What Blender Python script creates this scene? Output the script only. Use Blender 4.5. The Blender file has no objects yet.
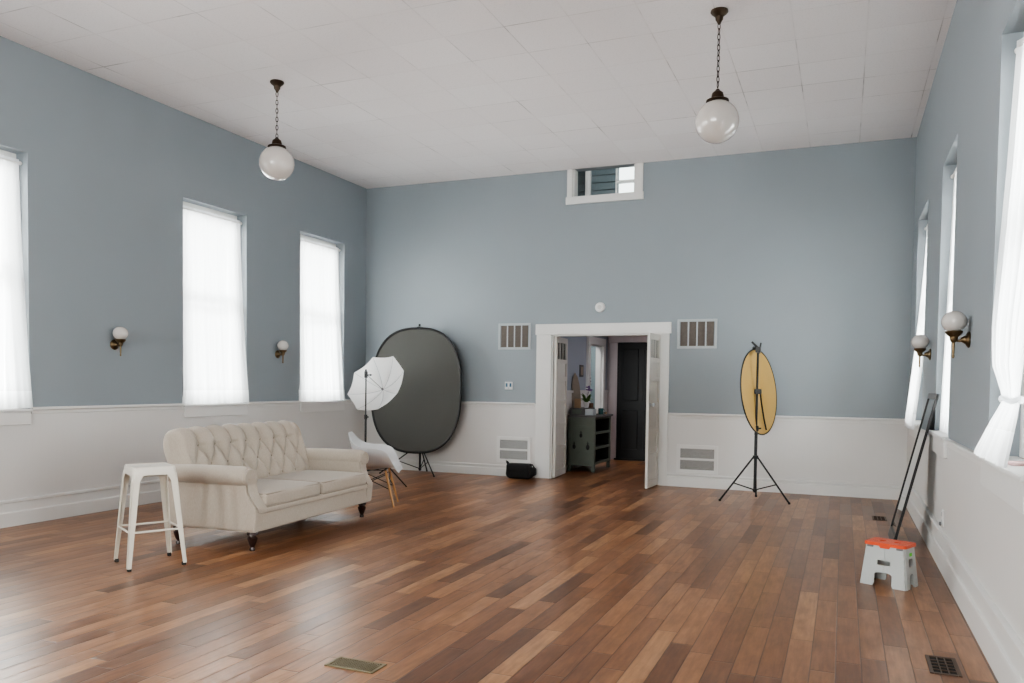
import bpy, bmesh, math, random
from mathutils import Vector, Matrix, Euler
random.seed(7)
C = bpy.context.scene.collection
PI = math.pi
XL, XR, YB, YF, ZC = -7.142, 0.754, 11.083, -5.0, 4.477   # room: left, right, back, front (behind camera), ceiling
RAIL_L, RAIL_R = 1.105, 1.0125

# ------------------------------------------------------------------ materials
class NT:
    def __init__(s, name):
        s.m = bpy.data.materials.new(name); s.m.use_nodes = True
        s.t = s.m.node_tree; s.n = s.t.nodes
        s.b = s.n['Principled BSDF']; s.o = s.n['Material Output']
    def node(s, typ, **kw):
        n = s.n.new(typ)
        for k, v in kw.items(): setattr(n, k, v)
        return n
    def put(s, sock, v):
        if isinstance(v, bpy.types.NodeSocket): s.t.links.new(v, sock)
        elif v is not None:
            if hasattr(sock.default_value, '__len__') and not hasattr(v, '__len__'): v = (v,)*len(sock.default_value)
            if hasattr(sock.default_value, '__len__') and len(sock.default_value) == 4 and len(v) == 3: v = (*v, 1)
            sock.default_value = v
    def math(s, op, a, b=None, c=None):
        n = s.node('ShaderNodeMath', operation=op)
        s.put(n.inputs[0], a); s.put(n.inputs[1], b); s.put(n.inputs[2], c)
        return n.outputs[0]
    def pos(s):
        return s.node('ShaderNodeNewGeometry').outputs['Position']
    def obj(s):
        return s.node('ShaderNodeTexCoord').outputs['Object']
    def sep(s, v):
        n = s.node('ShaderNodeSeparateXYZ'); s.put(n.inputs[0], v); return n.outputs
    def comb(s, x, y, z):
        n = s.node('ShaderNodeCombineXYZ'); s.put(n.inputs[0], x); s.put(n.inputs[1], y); s.put(n.inputs[2], z); return n.outputs[0]
    def noise(s, v, scale, detail=3, rough=.5):
        n = s.node('ShaderNodeTexNoise'); s.put(n.inputs['Vector'], v)
        n.inputs['Scale'].default_value = scale; n.inputs['Detail'].default_value = detail; n.inputs['Roughness'].default_value = rough
        return n.outputs['Fac']
    def white(s, v):
        n = s.node('ShaderNodeTexWhiteNoise', noise_dimensions='3D'); s.put(n.inputs['Vector'], v); return n.outputs['Value']
    def ramp(s, f, stops, interp='LINEAR'):
        n = s.node('ShaderNodeValToRGB'); s.put(n.inputs[0], f); e = n.color_ramp.elements; n.color_ramp.interpolation = interp
        while len(e) < len(stops): e.new(.5)
        for i, (p, c) in enumerate(stops):
            e[i].position = p; e[i].color = (*c, 1) if hasattr(c, '__len__') else (c, c, c, 1)
        return n.outputs[0]
    def mix(s, f, a, b, mode='MIX'):
        n = s.node('ShaderNodeMix', data_type='RGBA', blend_type=mode)
        s.put(n.inputs[0], f); s.put(n.inputs[6], a); s.put(n.inputs[7], b); return n.outputs[2]
    def scale(s, v, x, y, z):
        n = s.node('ShaderNodeVectorMath', operation='MULTIPLY'); s.put(n.inputs[0], v); n.inputs[1].default_value = (x, y, z); return n.outputs[0]
    def bump(s, h, strength=.2, dist=.01):
        n = s.node('ShaderNodeBump'); n.inputs['Strength'].default_value = strength; n.inputs['Distance'].default_value = dist
        s.put(n.inputs['Height'], h); s.t.links.new(n.outputs[0], s.b.inputs['Normal']); return n
    def set(s, **kw):
        for k, v in kw.items(): s.put(s.b.inputs[k.replace('_', ' ')], v)
        return s

def srgb(r, g, b):
    f = lambda c: (c/255/12.92) if c <= 10 else ((c/255+.055)/1.055)**2.4
    return (f(r)*.8, f(g)*.8, f(b)*.8)

def plain(name, col, rough=.5, metal=0, var=.06, nscale=6, bump=0, bscale=200, coat=0, spec=.5):
    m = NT(name); p = m.obj()
    f = m.noise(p, nscale, 4)
    c = m.mix(f, tuple(x*(1-var) for x in col), tuple(min(1, x*(1+var)) for x in col))
    m.set(Base_Color=c, Roughness=rough, Metallic=metal)
    m.b.inputs['Specular IOR Level'].default_value = spec
    if coat: m.b.inputs['Coat Weight'].default_value = coat
    if bump: m.bump(m.noise(p, bscale, 2), bump, .002)
    return m.m

M = {}
# painted plaster, satin
def wallpaint(name, col):
    m = NT(name); p = m.pos()
    f = m.noise(p, 1.3, 4); g = m.noise(p, 90, 2)
    m.set(Base_Color=m.mix(f, tuple(x*.96 for x in col), tuple(x*1.04 for x in col)), Roughness=.55)
    m.bump(m.math('ADD', m.math('MULTIPLY', g, .4), m.noise(p, 14, 3)), .06, .006)
    return m.m
M['blue'] = wallpaint('blue_grey_paint', srgb(150, 158.5, 164.5))
M['lavender'] = wallpaint('hall_blue_paint', srgb(164, 172, 184))
M['sideblue'] = wallpaint('side_room_paint', srgb(140, 156, 160))
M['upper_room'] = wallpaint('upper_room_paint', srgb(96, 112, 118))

def panelwhite(name, col, plank=.083, depth=.035):
    m = NT(name); p = m.pos(); x = m.sep(p)
    u = m.math('ADD', x[0], x[1])
    fr = m.math('FRACT', m.math('DIVIDE', u, plank))
    gro = m.math('LESS_THAN', fr, .05)
    f = m.noise(p, 2.0, 4)
    c = m.mix(f, tuple(v*.97 for v in col), tuple(min(1, v*1.02) for v in col))
    m.set(Base_Color=m.mix(m.math('MULTIPLY', gro, depth), c, tuple(v*.55 for v in col)), Roughness=.45)
    m.bump(m.math('ADD', m.math('MULTIPLY', gro, -.3), m.noise(p, 30, 2)), .04, .002)
    return m.m
M['wains'] = panelwhite('white_painted_panelling', srgb(226, 224, 222))
M['trim'] = plain('white_trim_paint', srgb(232, 231, 229), .38, var=.02, nscale=3)
M['hallwhite'] = plain('hall_casing_paint', srgb(214, 204, 206), .5, var=.03)

def floor_mat():
    m = NT('hardwood_planks'); p = m.pos(); x = m.sep(p)
    W = .118
    uu = m.math('DIVIDE', x[0], W); row = m.math('FLOOR', uu); fu = m.math('FRACT', uu)
    r1 = m.white(m.comb(row, 3.3, 1.1)); r2 = m.white(m.comb(row, 9.7, 4.1))
    L = m.math('ADD', .62, m.math('MULTIPLY', r2, .55))
    vv = m.math('DIVIDE', m.math('ADD', x[1], m.math('MULTIPLY', r1, 7.0)), L)
    idx = m.math('FLOOR', vv); fv = m.math('FRACT', vv)
    rnd = m.white(m.comb(row, idx, .5)); rnd2 = m.white(m.comb(idx, row, 7.5))
    # wood grain stretched along the plank, shifted per plank
    off = m.math('MULTIPLY', rnd, 31.0)
    gv = m.comb(m.math('MULTIPLY', x[0], 26.0), m.math('ADD', m.math('MULTIPLY', x[1], 2.2), off), off)
    gr = m.noise(gv, 1.6, 6, .62)
    gv2 = m.comb(m.math('MULTIPLY', x[0], 7.0), m.math('ADD', m.math('MULTIPLY', x[1], 2.6), off), off)
    kn = m.noise(gv2, 1.5, 4, .6)
    base = m.ramp(rnd, [(0, srgb(112, 73, 47)), (.12, srgb(136, 90, 58)), (.5, srgb(163, 112, 74)), (.82, srgb(182, 131, 90)), (1, srgb(202, 153, 110))])
    c = m.mix(m.ramp(gr, [(.3, 0.0), (.72, 1.0)]), m.mix(1, base, (.56, .50, .46), 'MULTIPLY'), base)
    c = m.mix(m.ramp(kn, [(.22, 1.0), (.55, 0.0)]), c, m.mix(1, c, (.58, .52, .48), 'MULTIPLY'))
    eu = m.math('MINIMUM', fu, m.math('SUBTRACT', 1.0, fu))
    ev = m.math('MULTIPLY', m.math('MINIMUM', fv, m.math('SUBTRACT', 1.0, fv)), m.math('DIVIDE', L, W))
    e = m.math('MINIMUM', eu, ev)
    gap = m.ramp(e, [(.0, 1.0), (.022, .55), (.04, 0.0)])
    c = m.mix(m.math('MULTIPLY', gap, .75), c, srgb(40, 24, 18))
    rough = m.math('ADD', .279, m.math('ADD', m.math('MULTIPLY', rnd2, .05), m.math('MULTIPLY', gr, .03)))
    m.set(Base_Color=c, Roughness=rough)
    m.b.inputs['Specular IOR Level'].default_value = .8
    wave = m.noise(m.comb(m.math('MULTIPLY', x[0], 16.0), m.math('MULTIPLY', x[1], 3.0), off), 1.0, 2)
    tilt = m.math('MULTIPLY', m.math('SUBTRACT', fu, .5), m.math('SUBTRACT', rnd2, .5))
    cup = m.math('MULTIPLY', m.math('POWER', m.math('ABSOLUTE', m.math('SUBTRACT', fu, .5)), 2.0), -.9)
    scrape = m.noise(m.comb(m.math('MULTIPLY', x[0], 95.0), m.math('MULTIPLY', x[1], 1.6), off), 1.0, 2)
    wave = m.math('ADD', wave, m.math('MULTIPLY', scrape, .22))
    h = m.math('ADD', m.math('ADD', m.math('MULTIPLY', wave, .7), m.math('MULTIPLY', tilt, 1.5)), m.math('ADD', cup, m.math('MULTIPLY', gap, -.5)))
    m.bump(h, .42, .006)
    return m.m
M['floor'] = floor_mat()

def ceiling_mat():
    m = NT('white_ceiling_tiles'); p = m.pos(); x = m.sep(p)
    T = .5815
    u = m.math('DIVIDE', m.math('SUBTRACT', x[0], .11), T); v = m.math('DIVIDE', m.math('SUBTRACT', x[1], 7.645), T)
    fu = m.math('FRACT', u); fv = m.math('FRACT', v)
    eu = m.math('MINIMUM', fu, m.math('SUBTRACT', 1.0, fu)); ev = m.math('MINIMUM', fv, m.math('SUBTRACT', 1.0, fv))
    t = m.white(m.comb(m.math('FLOOR', u), m.math('FLOOR', v), 2.0))
    br = m.ramp(m.noise(p, 1.9, 3), [(.46, 0.0), (.72, 1.0)])           # joints show more here than there
    wdt = m.math('ADD', .003, m.math('MULTIPLY', br, .006))
    g = m.math('MAXIMUM', m.math('LESS_THAN', eu, wdt), m.math('LESS_THAN', ev, wdt))
    soft = m.ramp(m.math('MINIMUM', eu, ev), [(0, .30), (.03, 0.0)])
    speck = m.ramp(m.noise(p, 75, 2, .6), [(.34, 1.0), (.44, 0.0)])
    base = m.mix(t, srgb(246, 241, 242), srgb(250, 246, 247))
    c = m.mix(m.math('MULTIPLY', speck, .12), base, srgb(150, 142, 140))
    c = m.mix(m.math('MULTIPLY', soft, .22), c, srgb(170, 158, 152))
    c = m.mix(m.math('MULTIPLY', g, m.math('ADD', .04, m.math('MULTIPLY', br, .5))), c, srgb(96, 88, 84))
    m.set(Base_Color=c, Roughness=.9)
    m.b.inputs['Specular IOR Level'].default_value = .15
    m.bump(m.math('ADD', m.math('MULTIPLY', speck, -.5), m.math('MULTIPLY', g, -.6)), .2, .003)
    return m.m
M['ceil'] = ceiling_mat()

def linen(name, col):
    m = NT(name); p = m.obj()
    w = m.noise(m.scale(p, 1, 1, 6), 160, 2); w2 = m.noise(m.scale(p, 1, 1, .2), 220, 2)
    f = m.math('MULTIPLY', m.math('ADD', w, w2), .5)
    c = m.mix(m.ramp(f, [(.35, 0.0), (.65, 1.0)]), tuple(v*.88 for v in col), tuple(min(1, v*1.08) for v in col))
    m.set(Base_Color=c, Roughness=.92); m.b.inputs['Specular IOR Level'].default_value = .2
    m.b.inputs['Sheen Weight'].default_value = .15
    m.bump(f, .15, .002)
    return m.m
M['linen'] = linen('oatmeal_linen', srgb(190, 179, 166))
M['linen_btn'] = linen('oatmeal_linen_button', srgb(158, 148, 136))

def sheer(name, thru=.34, col=(.93, .95, .97), dif=.45):
    m = NT(name); t = m.t; p = m.obj()
    tr = m.node('ShaderNodeBsdfTransparent'); tl = m.node('ShaderNodeBsdfTranslucent'); df = m.node('ShaderNodeBsdfDiffuse')
    weave = m.mix(m.noise(m.scale(p, 1, 1, .1), 260, 2), tuple(c*.94 for c in col), col)
    m.put(tl.inputs[0], weave); m.put(df.inputs[0], weave)
    a = m.node('ShaderNodeMixShader'); a.inputs[0].default_value = dif
    t.links.new(tl.outputs[0], a.inputs[1]); t.links.new(df.outputs[0], a.inputs[2])
    b = m.node('ShaderNodeMixShader'); b.inputs[0].default_value = 1-thru
    t.links.new(tr.outputs[0], b.inputs[1]); t.links.new(a.outputs[0], b.inputs[2])
    t.links.new(b.outputs[0], m.o.inputs[0]); m.n.remove(m.b)
    return m.m
M['sheer'] = sheer('sheer_white_cotton')
M['hem'] = sheer('sheer_white_hem', .15)
M['umbrella'] = sheer('white_umbrella_nylon', .03, (.98, .98, .98), .6)

def glass_mat(name):
    m = NT(name); t = m.t
    tr = m.node('ShaderNodeBsdfTransparent'); gl = m.node('ShaderNodeBsdfGlossy'); gl.inputs['Roughness'].default_value = .02
    fr = m.node('ShaderNodeFresnel'); fr.inputs[0].default_value = 1.45
    sp = m.noise(m.pos(), 3, 2); m.put(tr.inputs[0], m.mix(sp, (.93, .96, .95), (.97, .98, .98)))
    b = m.node('ShaderNodeMixShader'); t.links.new(fr.outputs[0], b.inputs[0])
    t.links.new(tr.outputs[0], b.inputs[1]); t.links.new(gl.outputs[0], b.inputs[2]); t.links.new(b.outputs[0], m.o.inputs[0]); m.n.remove(m.b)
    return m.m
M['glass'] = glass_mat('window_glass')
M['mirror'] = plain('mirror_silver', (.86, .88, .88), .02, 1, var=.01)
M['brass'] = plain('aged_brass', srgb(124, 106, 82), .38, 1, var=.2, nscale=30)
M['bronze'] = plain('dark_bronze', srgb(74, 60, 48), .42, .8, var=.2, nscale=30)
M['brownchain'] = plain('dark_brown_chain', srgb(58, 46, 40), .5, .6, var=.2, nscale=40)
M['milk'] = plain('milk_glass', srgb(212, 205, 199), .08, var=.03, nscale=4, coat=.6)
M['milk2'] = plain('milk_glass_sconce', srgb(208, 203, 198), .16, var=.03, nscale=4, coat=.3)
M['steel_white'] = plain('cream_enamel', srgb(232, 226, 214), .3, var=.03, coat=.3)
M['rubber'] = plain('black_rubber', srgb(34, 33, 33), .7)
M['darkwood'] = plain('dark_turned_wood', srgb(46, 26, 22), .3, var=.25, nscale=20, coat=.4)
M['beech'] = plain('pale_beech_dowel', srgb(201, 154, 102), .4, var=.12, nscale=18)
M['shell'] = plain('white_moulded_plastic', srgb(226, 227, 229), .32, var=.01)
M['blackmetal'] = plain('black_painted_metal', srgb(28, 29, 31), .38, .3, var=.15, nscale=20)
M['blackfab'] = plain('black_nylon', srgb(20, 20, 22), .8, var=.25, nscale=14, bump=.3, bscale=260)
M['greyfab'] = plain('charcoal_backdrop_muslin', srgb(86, 86, 83), .9, var=.05, nscale=2, bump=.12, bscale=300, spec=.2)
M['rim'] = plain('black_rim_tape', srgb(22, 22, 23), .6)
M['gold'] = plain('gold_reflector_cloth', srgb(196, 160, 92), .45, .25, var=.06, nscale=5, bump=.1, bscale=240)
M['sage'] = plain('sage_green_milk_paint', srgb(98, 106, 96), .6, var=.14, nscale=9, bump=.1, bscale=60)
M['bayshade_sill'] = plain('bay_shade_and_sill', srgb(34, 36, 34), .8, var=.15)  # near-black puts the bay shade into the colour; also the hall door sill
M['greywood'] = plain('weathered_grey_wood', srgb(96, 94, 94), .6, var=.2, nscale=12)
M['paleboard'] = plain('pale_weathered_board', srgb(158, 146, 134), .75, var=.2, nscale=14)
M['kraft'] = plain('kraft_card', srgb(164, 136, 108), .8, var=.1)
M['brownwood'] = plain('small_brown_box', srgb(112, 82, 62), .7, var=.15)
M['ceramic'] = plain('white_ceramic', srgb(214, 212, 210), .25, var=.02)
M['teal'] = plain('teal_glaze', srgb(62, 104, 106), .25, var=.1)
M['leaf'] = plain('green_leaf', srgb(84, 118, 58), .5, var=.3, nscale=25)
M['purple'] = plain('purple_petals', srgb(122, 92, 146), .6, var=.2, nscale=25)
M['orange'] = plain('orange_plastic', srgb(238, 92, 50), .4, var=.04)
M['stepgrey'] = plain('pale_grey_plastic', srgb(198, 203, 202), .45, var=.03)
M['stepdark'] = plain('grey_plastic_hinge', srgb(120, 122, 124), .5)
M['sticker'] = plain('lime_sticker', srgb(104, 214, 54), .5)
M['blackdoor'] = plain('black_door_paint', srgb(17, 18, 21), .45, var=.1)
M['doorwhite'] = plain('door_white_paint', srgb(226, 223, 217), .42, var=.03, nscale=5)
M['ventbrown'] = plain('brown_filter_mesh', srgb(112, 104, 98), .8, var=.12, nscale=30)
M['ventframe'] = plain('grey_white_vent_frame', srgb(182, 188, 192), .5, var=.03)
def louvre(name, a, b, pitch):
    m = NT(name); x = m.sep(m.pos())
    f = m.math('FRACT', m.math('DIVIDE', m.math('ADD', x[2], m.math('MULTIPLY', x[0], 1.0)), pitch))
    m.set(Base_Color=m.mix(m.ramp(f, [(.35, 0.0), (.5, 1.0)]), a, b), Roughness=.5)
    m.bump(f, .4, .003); return m.m
M['louvre'] = louvre('stamped_grille', srgb(206, 206, 204), srgb(112, 112, 112), .016)
M['brassvent'] = plain('antique_brass_register', srgb(142, 130, 104), .45, .6, var=.15, nscale=30)
M['brownvent'] = plain('brown_register', srgb(92, 74, 62), .45, .4, var=.1)
M['void'] = plain('duct_shade', srgb(24, 21, 19), .9)  # near-black standing in for shade below the grilles
M['plastic'] = plain('white_plate_plastic', srgb(230, 230, 230), .35, var=.01)
M['bluescreen'] = plain('blue_display', srgb(66, 104, 132), .25, var=.15, nscale=60)
M['mframe'] = plain('black_mirror_frame', srgb(24, 20, 22), .6, var=.15)
M['mcap'] = plain('grey_mirror_rail', srgb(88, 88, 88), .4, var=.1)
M['pink'] = plain('pale_pink_glaze', srgb(236, 196, 196), .4)

# ------------------------------------------------------------------ mesh builder
class MB:
    def __init__(s): s.bm = bmesh.new()
    def _merge(s, b, mat=None):
        if mat is not None: b.transform(mat)
        me = bpy.data.meshes.new('tmp'); b.to_mesh(me); b.free(); s.bm.from_mesh(me); bpy.data.meshes.remove(me); return s
    def box(s, lo, hi, bev=0, seg=2, mat=None):
        b = bmesh.new(); bmesh.ops.create_cube(b, size=1)
        c = [(l+h)/2 for l, h in zip(lo, hi)]; d = [abs(h-l) for l, h in zip(lo, hi)]
        for v in b.verts: v.co = Vector((c[0]+v.co.x*d[0], c[1]+v.co.y*d[1], c[2]+v.co.z*d[2]))
        if bev: bmesh.ops.bevel(b, geom=list(b.edges), offset=min(bev, min(d)*.49), segments=seg, profile=.5, affect='EDGES')
        return s._merge(b, mat)
    def tube(s, pts, r, seg=10, closed=False, mat=None):
        pts = [Vector(p) for p in pts]; n = len(pts); b = bmesh.new(); rings = []
        rr = r if hasattr(r, '__len__') else [r]*n
        up = None
        for i, p in enumerate(pts):
            if closed: t = pts[(i+1) % n]-pts[i-1]
            else: t = pts[min(i+1, n-1)]-pts[max(i-1, 0)]
            t.normalize()
            if up is None:
                up = Vector((0, 0, 1)) if abs(t.z) < .9 else Vector((1, 0, 0))
            x = up-t*up.dot(t)
            if x.length < 1e-4: x = t.orthogonal()
            x.normalize(); up = x; y = t.cross(x)
            rings.append([b.verts.new(p+(x*math.cos(a)+y*math.sin(a))*rr[i]) for a in [2*PI*k/seg for k in range(seg)]])
        m = n if closed else n-1
        for i in range(m):
            A, B = rings[i], rings[(i+1) % n]
            if closed and i == n-1:   # best alignment of the seam
                k0 = min(range(seg), key=lambda k: (A[0].co-B[k].co).length); B = B[k0:]+B[:k0]
            for k in range(seg): b.faces.new((A[k], A[(k+1) % seg], B[(k+1) % seg], B[k]))
        if not closed:
            b.faces.new(rings[0][::-1]); b.faces.new(rings[-1])
        bmesh.ops.recalc_face_normals(b, faces=b.faces)
        return s._merge(b, mat)
    def lathe(s, prof, seg=24, mat=None):
        b = bmesh.new(); rings = []
        for r, z in prof:
            if r < 1e-5: rings.append([b.verts.new((0, 0, z))])
            else: rings.append([b.verts.new((r*math.cos(2*PI*k/seg), r*math.sin(2*PI*k/seg), z)) for k in range(seg)])
        for A, B in zip(rings, rings[1:]):
            for k in range(seg):
                a = [A[k % len(A)], A[(k+1) % len(A)], B[(k+1) % len(B)], B[k % len(B)]]
                f = []
                for v in a:
                    if v not in f: f.append(v)
                if len(f) > 2: b.faces.new(f)
        if len(rings[0]) > 1: b.faces.new(rings[0][::-1])
        if len(rings[-1]) > 1: b.faces.new(rings[-1])
        bmesh.ops.recalc_face_normals(b, faces=b.faces)
        return s._merge(b, mat)
    def sphere(s, c, r, sx=1, sy=1, sz=1, u=24, v=14):
        b = bmesh.new(); bmesh.ops.create_uvsphere(b, u_segments=u, v_segments=v, radius=r)
        for w in b.verts: w.co = Vector((c[0]+w.co.x*sx, c[1]+w.co.y*sy, c[2]+w.co.z*sz))
        return s._merge(b)
    def prism(s, poly, axis, lo, hi, bev=0, seg=2, holes=(), mat=None):
        # polygon in the two remaining axes, extruded along axis ('x','y','z')
        def P(p, t):
            return {'x': (t, p[0], p[1]), 'y': (p[0], t, p[1]), 'z': (p[0], p[1], t)}[axis]
        b = bmesh.new()
        if holes:
            edges = []
            for loop in [poly]+list(holes):
                vs = [b.verts.new(P(p, lo)) for p in loop]
                edges += [b.edges.new((vs[i], vs[(i+1) % len(vs)])) for i in range(len(vs))]
            bmesh.ops.triangle_fill(b, edges=edges, use_beauty=True)
            fs = list(b.faces)
        else:
            fs = [b.faces.new([b.verts.new(P(p, lo)) for p in poly])]
        r = bmesh.ops.extrude_face_region(b, geom=fs)
        d = Vector(P((0, 0), hi))-Vector(P((0, 0), lo))
        for g in r['geom']:
            if isinstance(g, bmesh.types.BMVert): g.co += d
        bmesh.ops.recalc_face_normals(b, faces=b.faces)
        if bev and not holes: bmesh.ops.bevel(b, geom=list(b.edges), offset=bev, segments=seg, profile=.5, affect='EDGES', clamp_overlap=True)
        return s._merge(b, mat)
    def grid(s, fn, nu, nv, thick=0, mat=None, wrap=False):
        b = bmesh.new(); V = [[b.verts.new(fn(i/nu, j/nv)) for j in range(nv+1)] for i in range(nu+(0 if wrap else 1))]
        n = len(V)
        for i in range(nu):
            for j in range(nv):
                b.faces.new((V[i][j], V[(i+1) % n][j], V[(i+1) % n][j+1], V[i][j+1]))
        bmesh.ops.recalc_face_normals(b, faces=b.faces)
        if thick: bmesh.ops.solidify(b, geom=list(b.faces), thickness=thick)
        return s._merge(b, mat)
    def build(s, name, mat, parent=None, smooth=35, mats=None, mat_fn=None):
        me = bpy.data.meshes.new(name); s.bm.to_mesh(me); s.bm.free()
        for m in (mats or [mat]): me.materials.append(m)
        if mat_fn:
            for p in me.polygons: p.material_index = mat_fn(p)
        if smooth:
            me.shade_smooth(); me.set_sharp_from_angle(angle=math.radians(smooth))
        o = bpy.data.objects.new(name, me); C.objects.link(o)
        if smooth and smooth <= 50 and len(me.polygons) < 9000:
            w = o.modifiers.new('weighted_normals', 'WEIGHTED_NORMAL'); w.keep_sharp = True
        if parent: o.parent = parent
        return o

def tag(o, label, cat, group=None):
    o['label'] = label; o['category'] = cat
    if group: o['group'] = group
    return o
def thing(name, label, cat, loc=(0, 0, 0), rot=(0, 0, 0), group=None):
    o = bpy.data.objects.new(name, None); C.objects.link(o); o.location = loc; o.rotation_euler = rot
    o.empty_display_size = .05
    return tag(o, label, cat, group)
def struct(o): o['kind'] = 'structure'; return o
def dup(root, loc, rot, label, group=None):
    r = root.copy(); C.objects.link(r); r.location = loc; r.rotation_euler = rot; r['label'] = label
    if group: r['group'] = group
    for ch in list(root.children):
        c = ch.copy(); C.objects.link(c); c.parent = r
        for g in ch.children:
            d = g.copy(); C.objects.link(d); d.parent = c
    return r
def Rz(a): return Matrix.Rotation(a, 4, 'Z')
def T(x, y, z): return Matrix.Translation((x, y, z))
def align(a, b):  # matrix taking z axis segment to a->b
    a, b = Vector(a), Vector(b); q = (b-a).to_track_quat('Z', 'Y'); return Matrix.Translation(a) @ q.to_matrix().to_4x4()

# ------------------------------------------------------------------ room shell
LW = [(-2.2, -1.15), (1.2, 2.25), (4.24, 5.29), (7.21, 8.285), (9.39, 10.47)]
RW = [(-2.2, -1.15), (1.2, 2.25), (4.02, 5.14), (6.98, 7.95), (9.26, 10.42)]
FILLW = [(-6.2, -4.8), (-3.9, -2.5), (-1.6, -.2)]   # unseen tall bare windows, added behind the camera for fill light
LZ, RZ = (1.085, 3.50), (1.02, 3.335)
def holed_wall(axis, c0, c1, u0, u1, z0, z1, holes, zsplit):
    """slab between c0..c1 in depth, u0..u1 along, with rectangular holes [(ua,ub,za,zb)], cut into cells"""
    us = sorted({u0, u1, *[h[0] for h in holes], *[h[1] for h in holes]})
    zs = sorted({z0, z1, *zsplit, *[h[2] for h in holes], *[h[3] for h in holes]})
    mb = MB()
    for a, b in zip(us, us[1:]):
        for p, q in zip(zs, zs[1:]):
            if any(h[0] <= (a+b)/2 <= h[1] and h[2] <= (p+q)/2 <= h[3] for h in holes): continue
            if axis == 'x': mb.box((c0, a, p), (c1, b, q))
            else: mb.box((a, c0, p), (b, c1, q))
    return mb
WT = .30
def wall(name, mb, zf, smooth=0):
    return struct(mb.build(name, None, smooth=0, mats=[M['blue'], M['wains']], mat_fn=zf))
wall('wall_left', holed_wall('x', XL-WT, XL, YF-WT, YB, 0, ZC, [(a, b, *LZ) for a, b in LW], [RAIL_L-.01]), lambda p: int(p.center.z < LZ[0]-.001 or (p.center.z < RAIL_L-.02)))
wall('wall_right', holed_wall('x', XR, XR+WT, YF-WT, YB, 0, ZC, [(a, b, *RZ) for a, b in RW], [RAIL_R-.01]), lambda p: int(p.center.z < RAIL_R-.02))
DX0, DX1, DZ = -3.955, -2.36, 2.108
TX0, TX1, TZ0, TZ1 = -3.668, -2.755, 4.085, 4.477
wall('wall_back', holed_wall('y', YB, YB+.16, XL-WT, XR+WT, 0, ZC+.02, [(DX0, DX1, 0, DZ), (TX0, TX1, TZ0, TZ1)], [RAIL_R-.01, RAIL_L-.01]),
     lambda p: int(p.center.z < RAIL_R-.02 or (p.center.z < RAIL_L-.02 and p.center.x < -3.2)))
wall('wall_front', holed_wall('y', YF-WT, YF, XL-WT, XR+WT, 0, ZC, [(a, b, 1.0, 3.6) for a, b in FILLW], [RAIL_R]), lambda p: int(p.center.z < RAIL_R-.02))
HX0, HX1, HY1, HZ = -4.09, -1.6, 14.55, 2.75   # hallway beyond the double doors
fb = MB().box((XL-WT, YF-WT, -.12), (XR+WT, YB+.16, 0)); fb.box((HX0-.1, YB+.16, -.12), (HX1+.1, HY1+.1, 0)); fb.box((-6.0, 12.2, -.12), (HX0-.1, HY1+.1, 0))
struct(fb.build('floor', M['floor'], smooth=0))
cb = MB().box((XL-WT, YF-WT, ZC), (XR+WT, YB, ZC+.12))
struct(cb.build('ceiling', M['ceil'], smooth=0))
# hallway
SY0, SY1 = 13.34, 14.14   # doorway to a side room
struct(holed_wall('x', HX0-.1, HX0, YB+.16, HY1+.1, 0, HZ, [(SY0, SY1, 0, 2.09)], []).build('wall_hall_left', M['lavender'], smooth=0))
struct(MB().box((-5.9, HY1, 0), (HX0-.1, HY1+.1, HZ)).build('wall_side_room_back', M['sideblue'], smooth=0))
struct(MB().box((-6.0, 12.3, 0), (-5.9, HY1+.1, HZ)).build('wall_side_room_left', M['sideblue'], smooth=0))
struct(MB().box((-6.0, 12.2, 0), (HX0-.1, 12.3, HZ)).build('wall_side_room_front', M['sideblue'], smooth=0))
struct(MB().box((-6.0, 12.2, HZ), (HX0-.1, HY1+.1, HZ+.1)).build('ceiling_side_room', M['hallwhite'], smooth=0))
sc_ = MB()
for y0, y1, z0, z1 in ((SY0-.13, SY0, 0, 2.09), (SY1, SY1+.13, 0, 2.09), (SY0-.13, SY1+.13, 2.09, 2.22)): sc_.box((HX0, y0, z0), (HX0+.05, y1, z1), .005)
sc_.box((HX0-.1, SY0, 0), (HX0, SY0+.015, 2.09), .002); sc_.box((HX0-.1, SY1-.015, 0), (HX0, SY1, 2.09), .002); sc_.box((HX0-.1, SY0, 2.075), (HX0, SY1, 2.09), .002)
struct(sc_.build('trim_13', M['trim']))
struct(MB().box((HX1, YB+.16, 0), (HX1+.1, HY1+.1, HZ)).build('wall_hall_right', M['lavender'], smooth=0))
struct(MB().box((HX0, HY1, 0), (HX1, HY1+.1, HZ)).build('wall_hall_back', M['hallwhite'], smooth=0))
struct(MB().box((HX0-.1, YB+.16, HZ), (HX1+.1, HY1+.1, HZ+.1)).build('ceiling_hall', M['hallwhite'], smooth=0))
hw = MB()
for a, b in ((YB+.16, SY0-.13), (SY1+.13, HY1)): hw.box((HX0, a, 0), (HX0+.015, b, 1.25)); hw.box((HX0, a, 1.25), (HX0+.035, b, 1.29), .006)
struct(hw.build('trim_10', M['wains'], smooth=0))
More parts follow.
